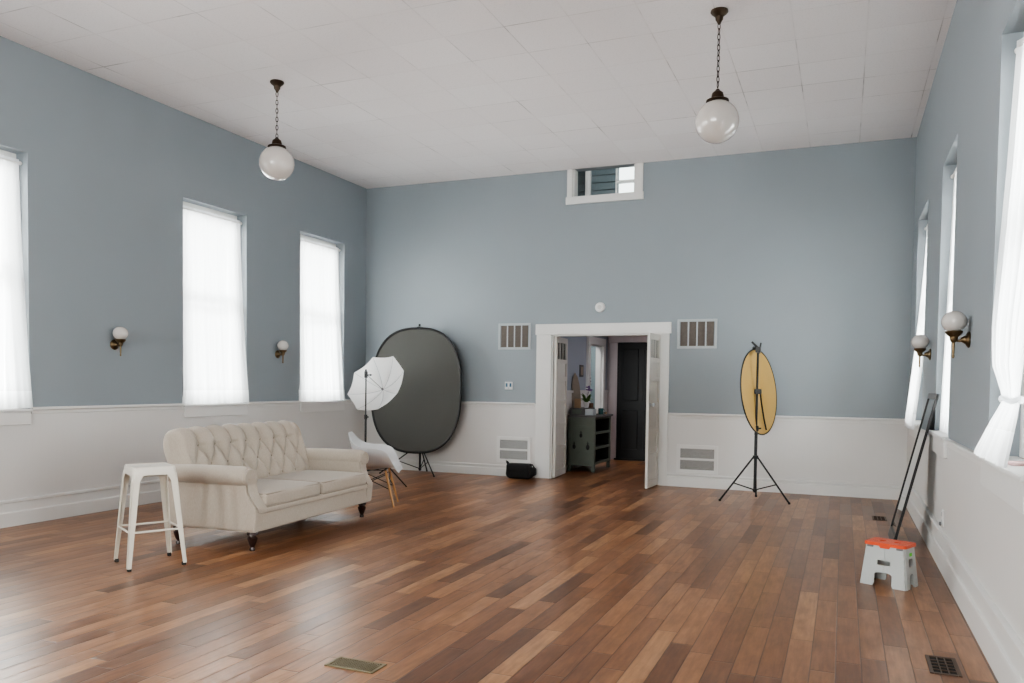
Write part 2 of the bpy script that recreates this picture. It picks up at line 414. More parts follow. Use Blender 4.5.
# the room glimpsed through the transom
UX0, UX1, UY, UZ0, UZ1 = -6.6, -1.2, 14.6, 3.7, 6.6
ub = holed_wall('y', UY, UY+.12, UX0, UX1, UZ0, UZ1, [(-3.97, -2.95, 4.2, 5.75)], [])
struct(ub.build('wall_upper_back', M['upper_room'], smooth=0))
struct(MB().box((UX0-.1, YB+.16, UZ0), (UX0, UY+.12, UZ1)).build('wall_upper_left', M['upper_room'], smooth=0))
struct(MB().box((UX1, YB+.16, UZ0), (UX1+.1, UY+.12, UZ1)).build('wall_upper_right', M['upper_room'], smooth=0))
struct(MB().box((UX0, YB+.16, UZ0-.1), (UX1, UY, UZ0)).build('floor_upper', M['greywood'], smooth=0))
struct(MB().box((UX0-.1, YB, UZ1), (UX1+.1, UY+.12, UZ1+.1)).build('ceiling_upper', M['upper_room'], smooth=0))
struct(MB().box((UX0-.1, YB, ZC+.02), (UX1+.1, YB+.16, UZ1)).build('wall_upper_front', M['upper_room'], smooth=0))
struct(MB().box((-4.50, 14.3, UZ0), (-4.412, 14.40, UZ1), .01).build('trim_11', M['trim']))
sid = MB()
for k in range(16): sid.box((UX0, UY-.025, 3.9+k*.14), (-4.0, UY, 3.9+k*.14+.128), .004)
struct(sid.build('trim_12', M['upper_room'], smooth=0))
w = MB()
for (a, b, p, q) in [(-4.0, -3.97, 4.13, 5.82), (-2.95, -2.88, 4.13, 5.82), (-3.97, -2.95, 4.13, 4.2), (-3.97, -2.95, 5.75, 5.82), (-3.97, -2.95, 5.12, 5.17)]:
    w.box((a, UY-.03, p), (b, UY+.05, q), .006)
wo = struct(w.build('window_11', M['trim']))
MB().box((-3.97, UY+.04, 4.2), (-2.95, UY+.045, 5.75)).build('pane', M['glass'], wo, smooth=0)

# windows ---------------------------------------------------------------
def window(idx, side, y0, y1, z0, z1, seen=True):
    sx = -1 if side == 'left' else 1
    X = XL if side == 'left' else XR
    xa = lambda d: X+sx*d
    def bx(mb, d0, d1, a, b, p, q, bev=.006):
        lo, hi = sorted((xa(d0), xa(d1))); mb.box((lo, a, p), (hi, b, q), bev)
    f = MB(); zm = (z0+z1)/2+.03
    for a, b in ((y0, y0+.055), (y1-.055, y1)): bx(f, .15, .27, a, b, z0, z1)
    bx(f, .15, .27, y0+.055, y1-.055, z1-.10, z1); bx(f, .15, .27, y0+.055, y1-.055, z0, z0+.05)
    o = struct(f.build('window_%d' % idx, M['trim']))
    for nm, d, p, q in (('lower_sash', .175, z0+.05, zm+.025), ('upper_sash', .215, zm-.025, z1-.10)):
        s = MB()
        for a, b in ((y0+.055, y0+.10), (y1-.10, y1-.055)): bx(s, d, d+.035, a, b, p, q, .004)
        bx(s, d, d+.035, y0+.10, y1-.10, p, p+.05, .004); bx(s, d, d+.035, y0+.10, y1-.10, q-.05, q, .004)
        so = s.build(nm, M['trim'], o)
        g = MB(); bx(g, d+.015, d+.019, y0+.10, y1-.10, p+.05, q-.05, 0); g.build('pane', M['glass'], so, smooth=0)
    s = MB()
    if side == 'left':
        bx(s, .15, -.035, y0-.01, y1+.01, z0-.022, z0+.004, .008)
        bx(s, .0, -.022, y0+.0, y1+.0, z0-.145, z0-.022, .006)
    else:
        bx(s, .15, -.05, y0-.04, y1+.04, z0-.024, z0+.004, .008)
        bx(s, .0, -.03, y0-.02, y1+.02, z0-.165, z0-.024, .006)
    s.build('sill', M['trim'], o)
    return o
for i, (a, b) in enumerate(LW): window(i+1, 'left', a, b, *LZ)
for i, (a, b) in enumerate(RW): window(i+6, 'right', a, b, *RZ)

for i, (a, b) in enumerate(FILLW):
    f = MB()
    for p, q, u, v in ((a, a+.06, 1.0, 3.6), (b-.06, b, 1.0, 3.6), (a+.06, b-.06, 1.0, 1.06), (a+.06, b-.06, 3.54, 3.6), (a+.06, b-.06, 2.27, 2.33)): f.box((p, YF-.25, u), (q, YF-.15, v), .005)
    fo = struct(f.build('window_%d' % (13+i), M['trim']))  # unseen window, added to let in frontal fill
    MB().box((a+.06, YF-.20, 1.06), (b-.06, YF-.196, 3.54)).build('pane', M['glass'], fo, smooth=0)
# chair rails and baseboards --------------------------------------------
def rail_profile(h):  # depth, z
    return [(0, h-.065), (.012, h-.062), (.014, h-.035), (.022, h-.028), (.034, h-.022), (.034, h-.006), (.028, h), (0, h)]
def run_x(mb, prof, a, b, Y):            # along x on the back wall
    mb.prism([(Y-d, z) for d, z in prof], 'x', a, b)
def run_y(mb, prof, a, b, X, sx):
    mb.prism([(X-sx*d, z) for d, z in prof], 'y', a, b)
def gaps(u0, u1, ops, m=.0):
    out = []; c = u0
    for a, b in ops:
        if a-m > c: out.append((c, a-m))
        c = b+m
    out.append((c, u1)); return out
r = MB()
for a, b in gaps(YF, YB, LW, .012): run_y(r, rail_profile(RAIL_L), a, b, XL, -1)
struct(r.build('trim_1', M['trim']))
r = MB()
for a, b in gaps(YF, YB, RW, .042): run_y(r, rail_profile(RAIL_R), a, b, XR, 1)
struct(r.build('trim_2', M['trim']))
r = MB(); run_x(r, rail_profile(RAIL_L), XL, -4.21, YB); struct(r.build('trim_3', M['trim']))
r = MB(); run_x(r, rail_profile(RAIL_R), -2.225, XR, YB); struct(r.build('trim_4', M['trim']))
def base_prof(lo, hi):
    return [(0, 0), (.036, 0), (.036, lo-.014), (.030, lo-.004), (.020, lo), (.016, lo+.01), (.016, hi-.034), (.030, hi-.026), (.030, hi-.008), (.018, hi), (0, hi)]
r = MB(); run_y(r, base_prof(.135, .25), YF, YB-.001, XL, -1); struct(r.build('baseboard_left', M['trim']))
r = MB(); run_y(r, base_prof(.155, .285), YF, YB-.001, XR, 1); struct(r.build('baseboard_right', M['trim']))
r = MB(); run_x(r, base_prof(.115, .165), XL+.01, -4.2, YB); run_x(r, base_prof(.14, .178), -2.23, XR-.01, YB); struct(r.build('baseboard_back', M['trim']))
# door casing with plain head board
c = MB()
c.box((-4.185, YB-.03, 0), (DX0, YB, DZ), .004); c.box((DX1, YB-.03, 0), (-2.232, YB, DZ), .004)
c.box((-4.20, YB-.038, DZ), (-2.208, YB, 2.262), .004)
c.box((DX0-.0, YB-.0, 0), (DX0+.02, YB+.16, DZ), .002); c.box((DX1-.02, YB, 0), (DX1, YB+.16, DZ), .002); c.box((DX0, YB, DZ-.02), (DX1, YB+.16, DZ), .002)
struct(c.build('trim_5', M['trim']))
# transom: casing + stool + pane
t = MB()
t.box((-3.75, YB-.028, 4.075), (TX0, YB, ZC-.001), .004); t.box((TX1, YB-.028, 4.075), (-2.645, YB, ZC-.001), .004)
t.box((-3.765, YB-.04, 3.975), (-2.63, YB, 4.078), .005)
t.box((TX0, YB, TZ0), (TX0+.02, YB+.16, TZ1), .002); t.box((TX1-.02, YB, TZ0), (TX1, YB+.16, TZ1), .002)
to = struct(t.build('window_12', M['trim']))
MB().box((TX0+.02, YB+.10, TZ0), (TX1-.02, YB+.104, TZ1-.01)).build('pane', M['glass'], to, smooth=0)

# doors -------------------------------------------------------------------
def leaf(name, w, hinge, ang, flip, knob=True):
    """five panels under a small three-light window; local x along leaf from the hinge, y thickness"""
    h = 2.085; t = .038; z = .012
    o = MB(); fr = .07
    o.box((0, -t/2, z), (fr, t/2, h), .003); o.box((w-fr, -t/2, z), (w, t/2, h), .003)
    zs = [z, .40, .76, 1.10, 1.44, 1.66, h]
    zz = [(z, z+.10), (.41, .47), (.75, .81), (1.09, 1.15), (1.44, 1.50), (1.70, 1.76), (h-.08, h)]
    for a, b in zz: o.box((fr, -t/2, a), (w-fr, t/2, b), .003)
    for (a, b), (c2, d) in zip(zz[:5], zz[1:6]): o.box((fr, -.004, b), (w-fr, .004, c2))
    d = struct(o.build(name, M['doorwhite'])); d.location = hinge; d.rotation_euler = (0, 0, ang)
    MB().box((fr, -.004, 1.76), (w-fr, .004, h-.08)).build('pane', M['glass'], d, smooth=0)
    g = MB()
    for k in (1, 2): x = fr+(w-2*fr)*k/3; g.box((x-.009, -.014, 1.76), (x+.009, .014, h-.08), .002)
    g.build('muntin', M['doorwhite'], d)
    if not knob: return d
    kb = MB().lathe([(0, 0), (.028, 0), (.028, .006), (.010, .010), (.010, .035), (.024, .045), (.026, .06), (.016, .072), (0, .074)], 16)
    k = kb.build('knob', M['ventframe'], d); k.location = (w-.035 if not flip else w-.035, flip*t/2, 1.13); k.rotation_euler = (-flip*PI/2, 0, 0)
    return d
leaf('door_1', .66, (DX0+.045, YB+.035, 0), math.radians(94.5), -1, False)
leaf('door_2', .52, (DX1-.010, YB-.035, 0), math.radians(-93), 1)
# black hall door with panels and pale casing
dd = MB().box((-3.88, HY1-.05, .03), (-2.98, HY1-.012, 2.17), .003)
for x0 in (-3.78, -3.38):
    for z0, z1 in ((1.10, 2.05), (.20, .92)):
        dd.box((x0, HY1-.066, z0), (x0+.30, HY1-.048, z1), .014, 1)
d3 = struct(dd.build('door_3', M['blackdoor']))
MB().lathe([(0, 0), (.03, 0), (.03, .008), (.012, .012), (.012, .04), (.028, .05), (.028, .066), (0, .08)], 16, mat=T(-3.03, HY1-.05, 1.0) @ Matrix.Rotation(PI/2, 4, 'X')).build('knob', M['brass'], d3)
cs = MB()
cs.box((-4.02, HY1-.07, 0), (-3.88, HY1, 2.17), .01); cs.box((-2.98, HY1-.07, 0), (-2.84, HY1, 2.17), .01); cs.box((-4.05, HY1-.08, 2.17), (-2.81, HY1, 2.33), .01)
struct(cs.build('trim_8', M['hallwhite']))
struct(MB().box((-3.90, HY1-.14, 0), (-2.96, HY1, .03), .006).build('trim_9', M['bayshade_sill']))

# ------------------------------------------------------------------ curtains
def curtain(label, rodlabel, side, y0, y1, ztop, zbot, fn, nfold, seed, rod=True):
    sx = -1 if side == 'left' else 1; X = XL if side == 'left' else XR
    rnd = random.Random(seed); ph = [rnd.uniform(0, 6.28) for _ in range(5)]
    def P(u, v):
        y, d, z, amp = fn(u, v)
        k = nfold*2*PI*u
        d += amp*(math.sin(k+ph[0])+.55*math.sin(1.7*k+ph[1]+1.2*v)+.3*math.sin(2.9*k+ph[2]-v))
        return (X+sx*d, y, z)
    vh = .93
    root = thing('curtain', label, 'curtain', group='sheer window curtains')
    MB().grid(lambda u, v: P(u, v*vh), 110, 46).build('panel', M['sheer'], root, smooth=180)
    MB().grid(lambda u, v: P(u, vh+v*(1-vh)), 110, 6).build('hem', M['hem'], root, smooth=180)
    MB().grid(lambda u, v: (P(u, 0)[0]+sx*0, P(u, 0)[1], ztop+.035-.05*v), 110, 2).build('heading', M['hem'], root, smooth=180)
    if rod:
        rb = MB().tube([(X+sx*.075, y0+.012, ztop), (X+sx*.075, y1-.012, ztop)], .008, 10)
        R = rb.build('curtain_rod', M['trim']); tag(R, rodlabel, 'curtain rod', 'white curtain rods')
        for y in (y0+.02, y1-.02): MB().sphere((X+sx*.075, y, ztop), .018, u=12, v=8).build('finial', M['trim'], R)
    return root
def hang(y0, y1, zt, zb, lo, hi, d0=.085, d1=-.02, amp=.012, sag=0):
    """lo / hi: how far the bottom corners stray beyond the top ones"""
    def f(u, v):
        a = y0+.05-(lo)*v**1.6; b = y1-.022+(hi)*v**1.6
        return a+(b-a)*u, d0+(d1-d0)*v**1.4, zt+(zb-zt)*v, amp*(.35+.8*v)
    return f
LB, RB = LZ[0]+.012, RZ[0]+.012
curtain('sheer white curtain at the left-wall window nearest the camera, cut by the photo edge', 'white rod over the left-wall window cut by the photo edge', 'left', 4.24, 5.29, 3.40, LB, hang(4.24, 5.29, 3.40, LB, .085, .045, amp=.012), 7, 1)
curtain('sheer white curtain over the left-wall window behind the sofa', 'white curtain rod over the window behind the sofa', 'left', 7.21, 8.285, 3.40, LB, hang(7.21, 8.285, 3.40, LB, .085, .05, amp=.011), 7, 2)
curtain('sheer white curtain over the far left-wall window next to the white photo umbrella', 'white curtain rod over the far left-wall window near the corner', 'left', 9.39, 10.47, 3.40, LB, hang(9.39, 10.47, 3.40, LB, .085, .05, amp=.012), 7, 3)
curtain('sheer white curtain on the far right-wall window in the back corner', 'white rod over the far right-wall window in the back corner', 'right', 9.26, 10.42, 3.23, .96, hang(9.26, 10.42, 3.23, .965, .03, -.13, d1=-.085, amp=.010), 7, 4)
curtain('sheer white curtain on the middle right-wall window behind the leaning mirror', 'white rod over the right-wall window behind the leaning mirror', 'right', 6.98, 7.95, 3.23, RB, hang(6.98, 7.95, 3.23, RB, .02, -.2, d1=.03, amp=.010), 7, 5)
def tied(u, v):
    z = 3.23+(RB+.02-3.23)*v
    s = [(3.23, 4.08, 5.09, .08, .012), (2.6, 4.10, 5.10, .055, .014), (2.0, 4.12, 5.12, .02, .012), (1.72, 4.14, 5.06, -.005, .010), (1.52, 4.16, 4.90, -.02, .010), (1.37, 4.18, 4.60, -.025, .006), (1.33, 4.18, 4.57, -.025, .006), (1.26, 4.12, 4.66, -.045, .010), (1.07, 4.0, 4.85, -.095, .014), (1.04, 4.0, 4.86, -.10, .014), (.9, 4.0, 4.9, -.10, .014)]
    for A, B in zip(s, s[1:]):
        if A[0] >= z >= B[0]:
            t = (A[0]-z)/(A[0]-B[0]); L = [p+(q-p)*t for p, q in zip(A, B)]
            return L[1]+(L[2]-L[1])*u, L[3], z, L[4]
    return 4.1+.75*u, -.12, z, .02
ct = curtain('tied-back sheer white curtain flaring over the right-wall window nearest the camera', 'white rod over the right-wall window nearest the camera', 'right', 4.02, 5.14, 3.23, RB, tied, 6, 6)
tb = MB()
tb.tube([(XR-.025+.022*math.cos(a), 4.375+.215*math.sin(a), 1.345+.008*math.sin(3*a)) for a in [2*PI*k/28 for k in range(28)]], .012, 8, closed=True)
tb.build('tieback', M['hem'], ct)

# ------------------------------------------------------------------ pendants
def pendant(label, up):
    t = thing('pendant_light', label, 'pendant light', group='globe pendants on the ceiling')
    # origin at ceiling
    MB().lathe([(0, 0), (.070, 0), (.072, -.012), (.062, -.026), (.05, -.034), (.034, -.05), (.03, -.075), (.018, -.092), (.012, -.11), (0, -.112)], 28).build('canopy', M['bronze'], t)
    ch = MB(); z = -.105; k = 0
    while z > -.612+up:
        pts = [(.012*math.cos(a), 0, .027*math.sin(a)) for a in [2*PI*i/12 for i in range(12)]]
        ch.tube([(Rz(k*PI/2) @ Vector(p))+Vector((0, 0, z-.022)) for p in pts], .0034, 6, closed=True)
        z -= .043; k += 1
    ch.tube([(0, 0, -.1), (.004, .003, -.3), (-.003, -.003, -.45), (0, 0, -.65+up)], .0012, 6)
    ch.build('chain', M['brownchain'], t)
    MB().lathe([(0, -.632), (.012, -.636), (.022, -.65), (.044, -.668), (.05, -.69), (.052, -.712), (.075, -.72), (.092, -.728), (.094, -.742), (.085, -.746), (0, -.746)], 28, mat=T(0, 0, up)).build('fitter_cap', M['bronze'], t)
    MB().sphere((0, 0, -.902+up), .178, sz=.98, u=40, v=28).build('globe', M['milk'], t)
    return t
for lb, x, y, up in (('milk glass globe pendant on a chain, nearer the left wall', -5.495, 6.83, .066), ('milk glass globe pendant on a chain, nearer the right wall', -1.022, 6.84, 0)):
    pd = pendant(lb, up); pd.location = (x, y, ZC); pd.rotation_euler = (0, 0, .7)

# ------------------------------------------------------------------ wall sconces
def sconce():
    t = thing('wall_sconce', '', 'wall light', group='globe sconces between the windows')
    # local: +x away from the wall, origin on wall at backplate centre
    MB().lathe([(0, 0), (.052, 0), (.055, .008), (.046, .016), (.03, .024), (.02, .04), (.014, .052), (0, .054)], 24, mat=Matrix.Rotation(PI/2, 4, 'Y')).build('backplate', M['brass'], t)
    MB().tube([(.04, 0, 0), (.06, 0, -.008), (.085, 0, -.004), (.092, 0, .006)], [.012, .009, .010, .013], 12).build('arm', M['brass'], t)
    MB().lathe([(0, -.125), (.006, -.12), (.009, -.108), (.006, -.095), (.0075, -.09), (.009, -.02), (.018, -.012), (.024, 0), (.026, .018), (.04, .03), (.052, .045), (.054, .056), (.04, .058), (0, .058)], 22, mat=T(.092, 0, 0)).build('lamp_holder', M['brass'], t)
    MB().sphere((.092, 0, .118), .076, sz=.93, u=32, v=20).build('globe', M['milk2'], t)
    return t
s0 = sconce(); s0.location = (XL, 6.25, 1.745); s0['label'] = 'brass wall sconce with white globe on the left wall, nearer the photo edge'
dup(s0, (XL, 8.90, 1.745), (0, 0, 0), 'brass wall sconce with white globe on the left wall, between the two far windows')
dup(s0, (XR, 5.99, 1.715), (0, 0, PI), 'brass wall sconce with white globe on the right wall, the larger in view')
dup(s0, (XR, 8.52, 1.715), (0, 0, PI), 'brass wall sconce with white globe on the right wall, the smaller farther one')

# ------------------------------------------------------------------ sofa
def sofa():
    # local: x along the length (near end 0 .. far end 1.78), y forward, z up
    ang = math.atan2(.99810, -.06168)
    t = thing('sofa', 'cream linen sofa with tufted back, rolled arms and dark turned legs', 'sofa', (-4.42, 5.20, 0))
    # basis: local x -> (-.0617,.998), local y -> forward (.998,.0617)
    B = Matrix(((-.06168, .99810, 0, 0), (.99810, .06168, 0, 0), (0, 0, 1, 0), (0, 0, 0, 1)))   # mirrored basis, used on the meshes
    def fin(mb, name, mat, smooth=40, parent=t):
        mb.bm.transform(B); bmesh.ops.reverse_faces(mb.bm, faces=mb.bm.faces); return mb.build(name, mat, parent, smooth)
    L = 1.78
    # base with welted front rail
    b = MB(); b.box((-.07, -.80, .158), (L+.07, .075, .335), .018, 3)
    b.box((-.055, .03, .30), (L+.055, .092, .352), .018, 3)
    fin(b, 'base', M['linen'])
    def arm(x0, s):   # s=-1 near arm (outer side towards -x)
        a = MB()
        prof = [(-.80, .17), (.072, .17), (.086, .30), (.088, .345), (.065, .375), (.03, .42), (.004, .47), (-.008, .53), (-.006, .585), (-.03, .60), (-.78, .60)]
        xo, xi = (x0-.075, x0+.045) if s < 0 else (x0-.045, x0+.075)
        a.prism(prof, 'x', xo, xi, .014, 3)
        # rolled top: oval tube running to the back
        cx = x0-.035 if s < 0 else x0+.035
        rings = []
        pts = [(-.80, .92), (-.5, 1.0), (-.2, 1.0), (-.04, 1.0), (-.012, .94), (.0, .80)]
        def ro(u, v):
            k = v*(len(pts)-1); i = min(int(k), len(pts)-2); f = k-i
            y = pts[i][0]+(pts[i+1][0]-pts[i][0])*f; sc = pts[i][1]+(pts[i+1][1]-pts[i][1])*f
            an = 2*PI*u
            return (cx+.092*sc*math.cos(an), y, .602+.080*sc*math.sin(an)+.006*math.sin(PI*v))
        a.grid(ro, 32, 30, wrap=True)
        fin(a, 'arm', M['linen'])
        # front facing panel following the scroll
        f = MB()
        cxs = cx; out = []
        for k in range(25):
            an = math.radians(-60 if s < 0 else -120)+(-1 if s > 0 else 1)*math.radians(300)*k/24
            out.append((cxs+.078*math.cos(an), .602+.068*math.sin(an)))
        sc = MB()
        sc.prism(out, 'y', -.01, .018, .008, 2)
        # scroll strip sweeping down to the base
        def strip(u, v):
            yz = [(.016, .60), (.006, .54), (.012, .48), (.034, .43), (.066, .388), (.094, .35), (.094, .32)]
            k = v*(len(yz)-1); i = min(int(k), len(yz)-2); fr = k-i
            y = yz[i][0]+(yz[i+1][0]-yz[i][0])*fr; z = yz[i][1]+(yz[i+1][1]-yz[i][1])*fr
            wd = .052+.006*math.sin(PI*v)
            return (x0+(u-.5)*2*wd-(.02 if s < 0 else -.02)*(1-v), y+.006*(1-(2*u-1)**2), z)
        sc.grid(strip, 8, 28, thick=.008)
        fin(sc, 'arm_facing', M['linen'])
    arm(0.0, -1); arm(L, 1)
    # two seat cushions, crowned
    for x0, x1 in ((.05, L/2-.004), (L/2+.004, L-.05)):
        c = MB(); c.box((x0, -.62, .345), (x1, .085, .462), .028, 3)
        bmesh.ops.subdivide_edges(c.bm, edges=[e for e in c.bm.edges if e.calc_length() > .2], cuts=12, use_grid_fill=True)
        for vtx in c.bm.verts:
            if vtx.co.z > .43:
                px = (vtx.co.x-x0)/(x1-x0); py = (vtx.co.y+.62)/.705
                vtx.co.z += .03*max(0, math.sin(PI*px))**.6*max(0, math.sin(PI*py))**.6
            if vtx.co.y > .06: vtx.co.y += .012*math.sin(PI*(vtx.co.x-x0)/(x1-x0))
        co = fin(c, 'seat_cushion', M['linen'], 50)
        w = MB()
        z = .455; w.tube([(x0+.02, -.55, z), (x0+.012, .05, z), (x0+.03, .082, z), (x1-.03, .082, z), (x1-.012, .05, z), (x1-.02, -.55, z)], .005, 6)
        w.tube([(x0+.012, .0, .352), (x0+.012, .06, .352), (x0+.03, .086, .352), (x1-.03, .086, .352), (x1-.012, .06, .352), (x1-.012, .0, .352)], .005, 6)
        fin(w, 'piping', M['linen_btn'], 60, co)
    # tufted back
    x0, x1 = .0, L+.015
    prof = [(-.60, .36), (-.61, .44), (-.645, .56), (-.685, .68), (-.722, .79), (-.748, .862), (-.782, .906), (-.828, .925), (-.875, .908), (-.90, .86), (-.90, .78), (-.87, .55), (-.84, .30)]
    cum = [0]
    for A, Bq in zip(prof, prof[1:]): cum.append(cum[-1]+math.hypot(A[0]-Bq[0], A[1]-Bq[1]))
    tot = cum[-1]
    def sm(s):   # catmull-rom point on the profile at arc length s
        i = 0
        while i < len(cum)-2 and cum[i+1] < s: i += 1
        f = (s-cum[i])/(cum[i+1]-cum[i]); P = [Vector(prof[max(0, min(len(prof)-1, i+k))]) for k in (-1, 0, 1, 2)]
        return .5*((2*P[1])+(P[2]-P[0])*f+(2*P[0]-5*P[1]+4*P[2]-P[3])*f*f+(3*P[1]-P[0]-3*P[2]+P[3])*f**3)
    px = .108                      # button pitch
    rows = [.135, .305, .475]       # arc length of the three rows: seat, middle, top
    q = rows[1]-rows[0]
    xc = (x0+x1)/2-.03
    def back(u, v):
        s = tot*v; xx = x0+(x1-x0)*u
        p = sm(s); t0 = sm(max(0, s-.01)); t1 = sm(min(tot, s+.01)); tg = (t1-t0).normalized(); nrm = Vector((-tg.y, tg.x))
        if nrm.dot(Vector((p.x+.76, p.y-.6))) < 0 and s < .1: nrm = -nrm
        nrm = Vector((tg.y, -tg.x))   # outward (front side faces +y)
        rr = (s-rows[0])/q; a = (xx-xc)/px
        edge = min(u, 1-u)*(x1-x0)
        if rr < 2:
            A = abs(math.sin(PI*(a+rr)/2+0)); Bv = abs(math.sin(PI*(a-rr)/2))
            # creases along both diagonals through the buttons
            h = (A*Bv)**.6
            if rr < 0: h = h*(1+rr)+abs(math.sin(PI*a/1))*(-rr)*.6 if rr > -1 else h*0+.3
        else:
            k = abs(math.sin(PI*a/2)); fade = max(0, 1-(rr-2)/3.4)
            h = k**.55*fade+(1-fade)*.85
        h = max(h, 0)
        ew = min(1, edge/.20); ew = ew*ew*(3-2*ew); h = h*ew+(1-ew)*.62
        amp = .056 if s < tot*.62 else .056*max(0, 1-(s/tot-.62)/.12)
        y = p.x+nrm.x*amp*h; z = p.y+nrm.y*amp*h
        if edge < .055:      # the ends close in a soft, slightly pleated curve
            k = 1-(max(0, 1-(1-edge/.055)**2))**.5
            cy = -.72-.15*(z-.36)/.6; cz = min(z, .885)
            y += (cy-y)*k; z += (cz-z)*k
        return (xx, y, z)
    bk = MB(); bk.grid(back, 300, 110)
    bo = fin(bk, 'tufted_back', M['linen'], 60)
    for r, s in enumerate(rows):
        p = sm(s)
        for a in range(-19, 20):
            if (a+r) % 2: continue
            xx = xc+a*px
            if not (x0+.12 < xx < x1-.12): continue
            m = MB(); m.sphere((xx, p.x+.004, p.y), .011, sy=.7, u=12, v=8); fin(m, 'button', M['linen_btn'], 60, bo)
    # turned legs
    lp = [(0, .0), (.021, 0), (.023, .014), (.017, .03), (.026, .05), (.038, .085), (.042, .105), (.03, .114), (.03, .124), (.044, .132), (.044, .16), (0, .16)]
    for (x, y) in ((0, 0), (L, 0), (0, -.74), (L, -.74)):
        m = MB(); m.lathe(lp, 20, mat=T(x, y, 0)); fin(m, 'leg', M['darkwood'])
    return t
sofa()

# ------------------------------------------------------------------ bar stool
def bar_stool():
    t = thing('bar_stool', 'cream painted metal bar stool beside the near end of the sofa', 'stool', (-4.79, 4.505, 0), (0, 0, math.radians(-29)))
    H = .745; a = .146; f = .2
    s = MB()
    def rr(h, r, n=6):
        out = []
        for cx, cy, st in ((h-r, h-r, 0), (-h+r, h-r, 90), (-h+r, -h+r, 180), (h-r, -h+r, 270)):
            for k in range(n+1):
                an = math.radians(st+90*k/n); out.append((cx+r*math.cos(an), cy+r*math.sin(an)))
        return out
    hole = [(.013*math.cos(2*PI*k/14), .013*math.sin(2*PI*k/14)) for k in range(14)]
    s.prism(rr(a-.012, .03), 'z', H-.010, H-.006, holes=[hole])
    o1, o2, o3 = rr(a-.012, .03), rr(a-.002, .036), rr(a+.004, .038)
    def rim(u, v):
        pr = [(a-.014, .03, H-.007), (a-.004, .035, H), (a+.002, .038, H-.004), (a+.006, .040, H-.02), (a+.011, .042, H-.062)]
        k = v*4; i = min(int(k), 3); q = k-i
        h, r, z = [p+(w-p)*q for p, w in zip(pr[i], pr[i+1])]
        P = rr(h, r); n = len(P); j = u*n; j0 = int(j) % n
        return (*P[j0], z)
    s.grid(rim, 28, 8, thick=.003, wrap=True)
    s.build('seat', M['steel_white'], t, 40)
    dirs = [(1, 1), (-1, 1), (-1, -1), (1, -1)]
    for sx, sy in dirs:
        m = MB()
        def L(u, v):
            # folded sheet leg: corner line from (a) to (f); width shrinks downwards
            z = (H-.05)*(1-v)+.02*v
            c = (a+.008)+(f-a)*v
            wv = .052*(1-v)+.028*v+(.035*(1-v/.10)**2 if v < .10 else 0)
            k = (u-.5)*2
            if k < 0: return (sx*(c-wv*(-k)), sy*c, z)
            return (sx*c, sy*(c-wv*k), z)
        def L2(u, v):
            x, y, z = L(u, v); k = abs((u-.5)*2)
            if k < .12:   # soft fold
                d = .010*(1-k/.12); return (x-sx*d, y-sy*d, z)
            return (x, y, z)
        m.grid(L2, 24, 24, thick=.004)
        lg = m.build('leg', M['steel_white'], t, 50)
        ft = MB(); ft.box((sx*f-.024*(sx > 0)-.004*(sx < 0), sy*f-.024*(sy > 0)-.004*(sy < 0), 0), (sx*f+.004*(sx > 0)+.024*(sx < 0), sy*f+.004*(sy > 0)+.024*(sy < 0), .026), .005)
        ft.build('foot_cap', M['rubber'], lg)
    zb = .275; w = .165
    fr = MB()
    for (p, q) in zip(dirs, dirs[1:]+dirs[:1]): fr.tube([(p[0]*(w+.016), p[1]*(w+.016), zb), (q[0]*(w+.016), q[1]*(w+.016), zb)], .008, 10)
    fr.build('footrest', M['steel_white'], t)
    br = MB()
    for p, q in ((dirs[0], dirs[2]), (dirs[1], dirs[3])): br.box((-.2, -.011, H-.085), (.2, .011, H-.08), 0, mat=Rz(math.atan2(p[1], p[0])))
    br.build('cross_brace', M['steel_white'], t)
bar_stool()

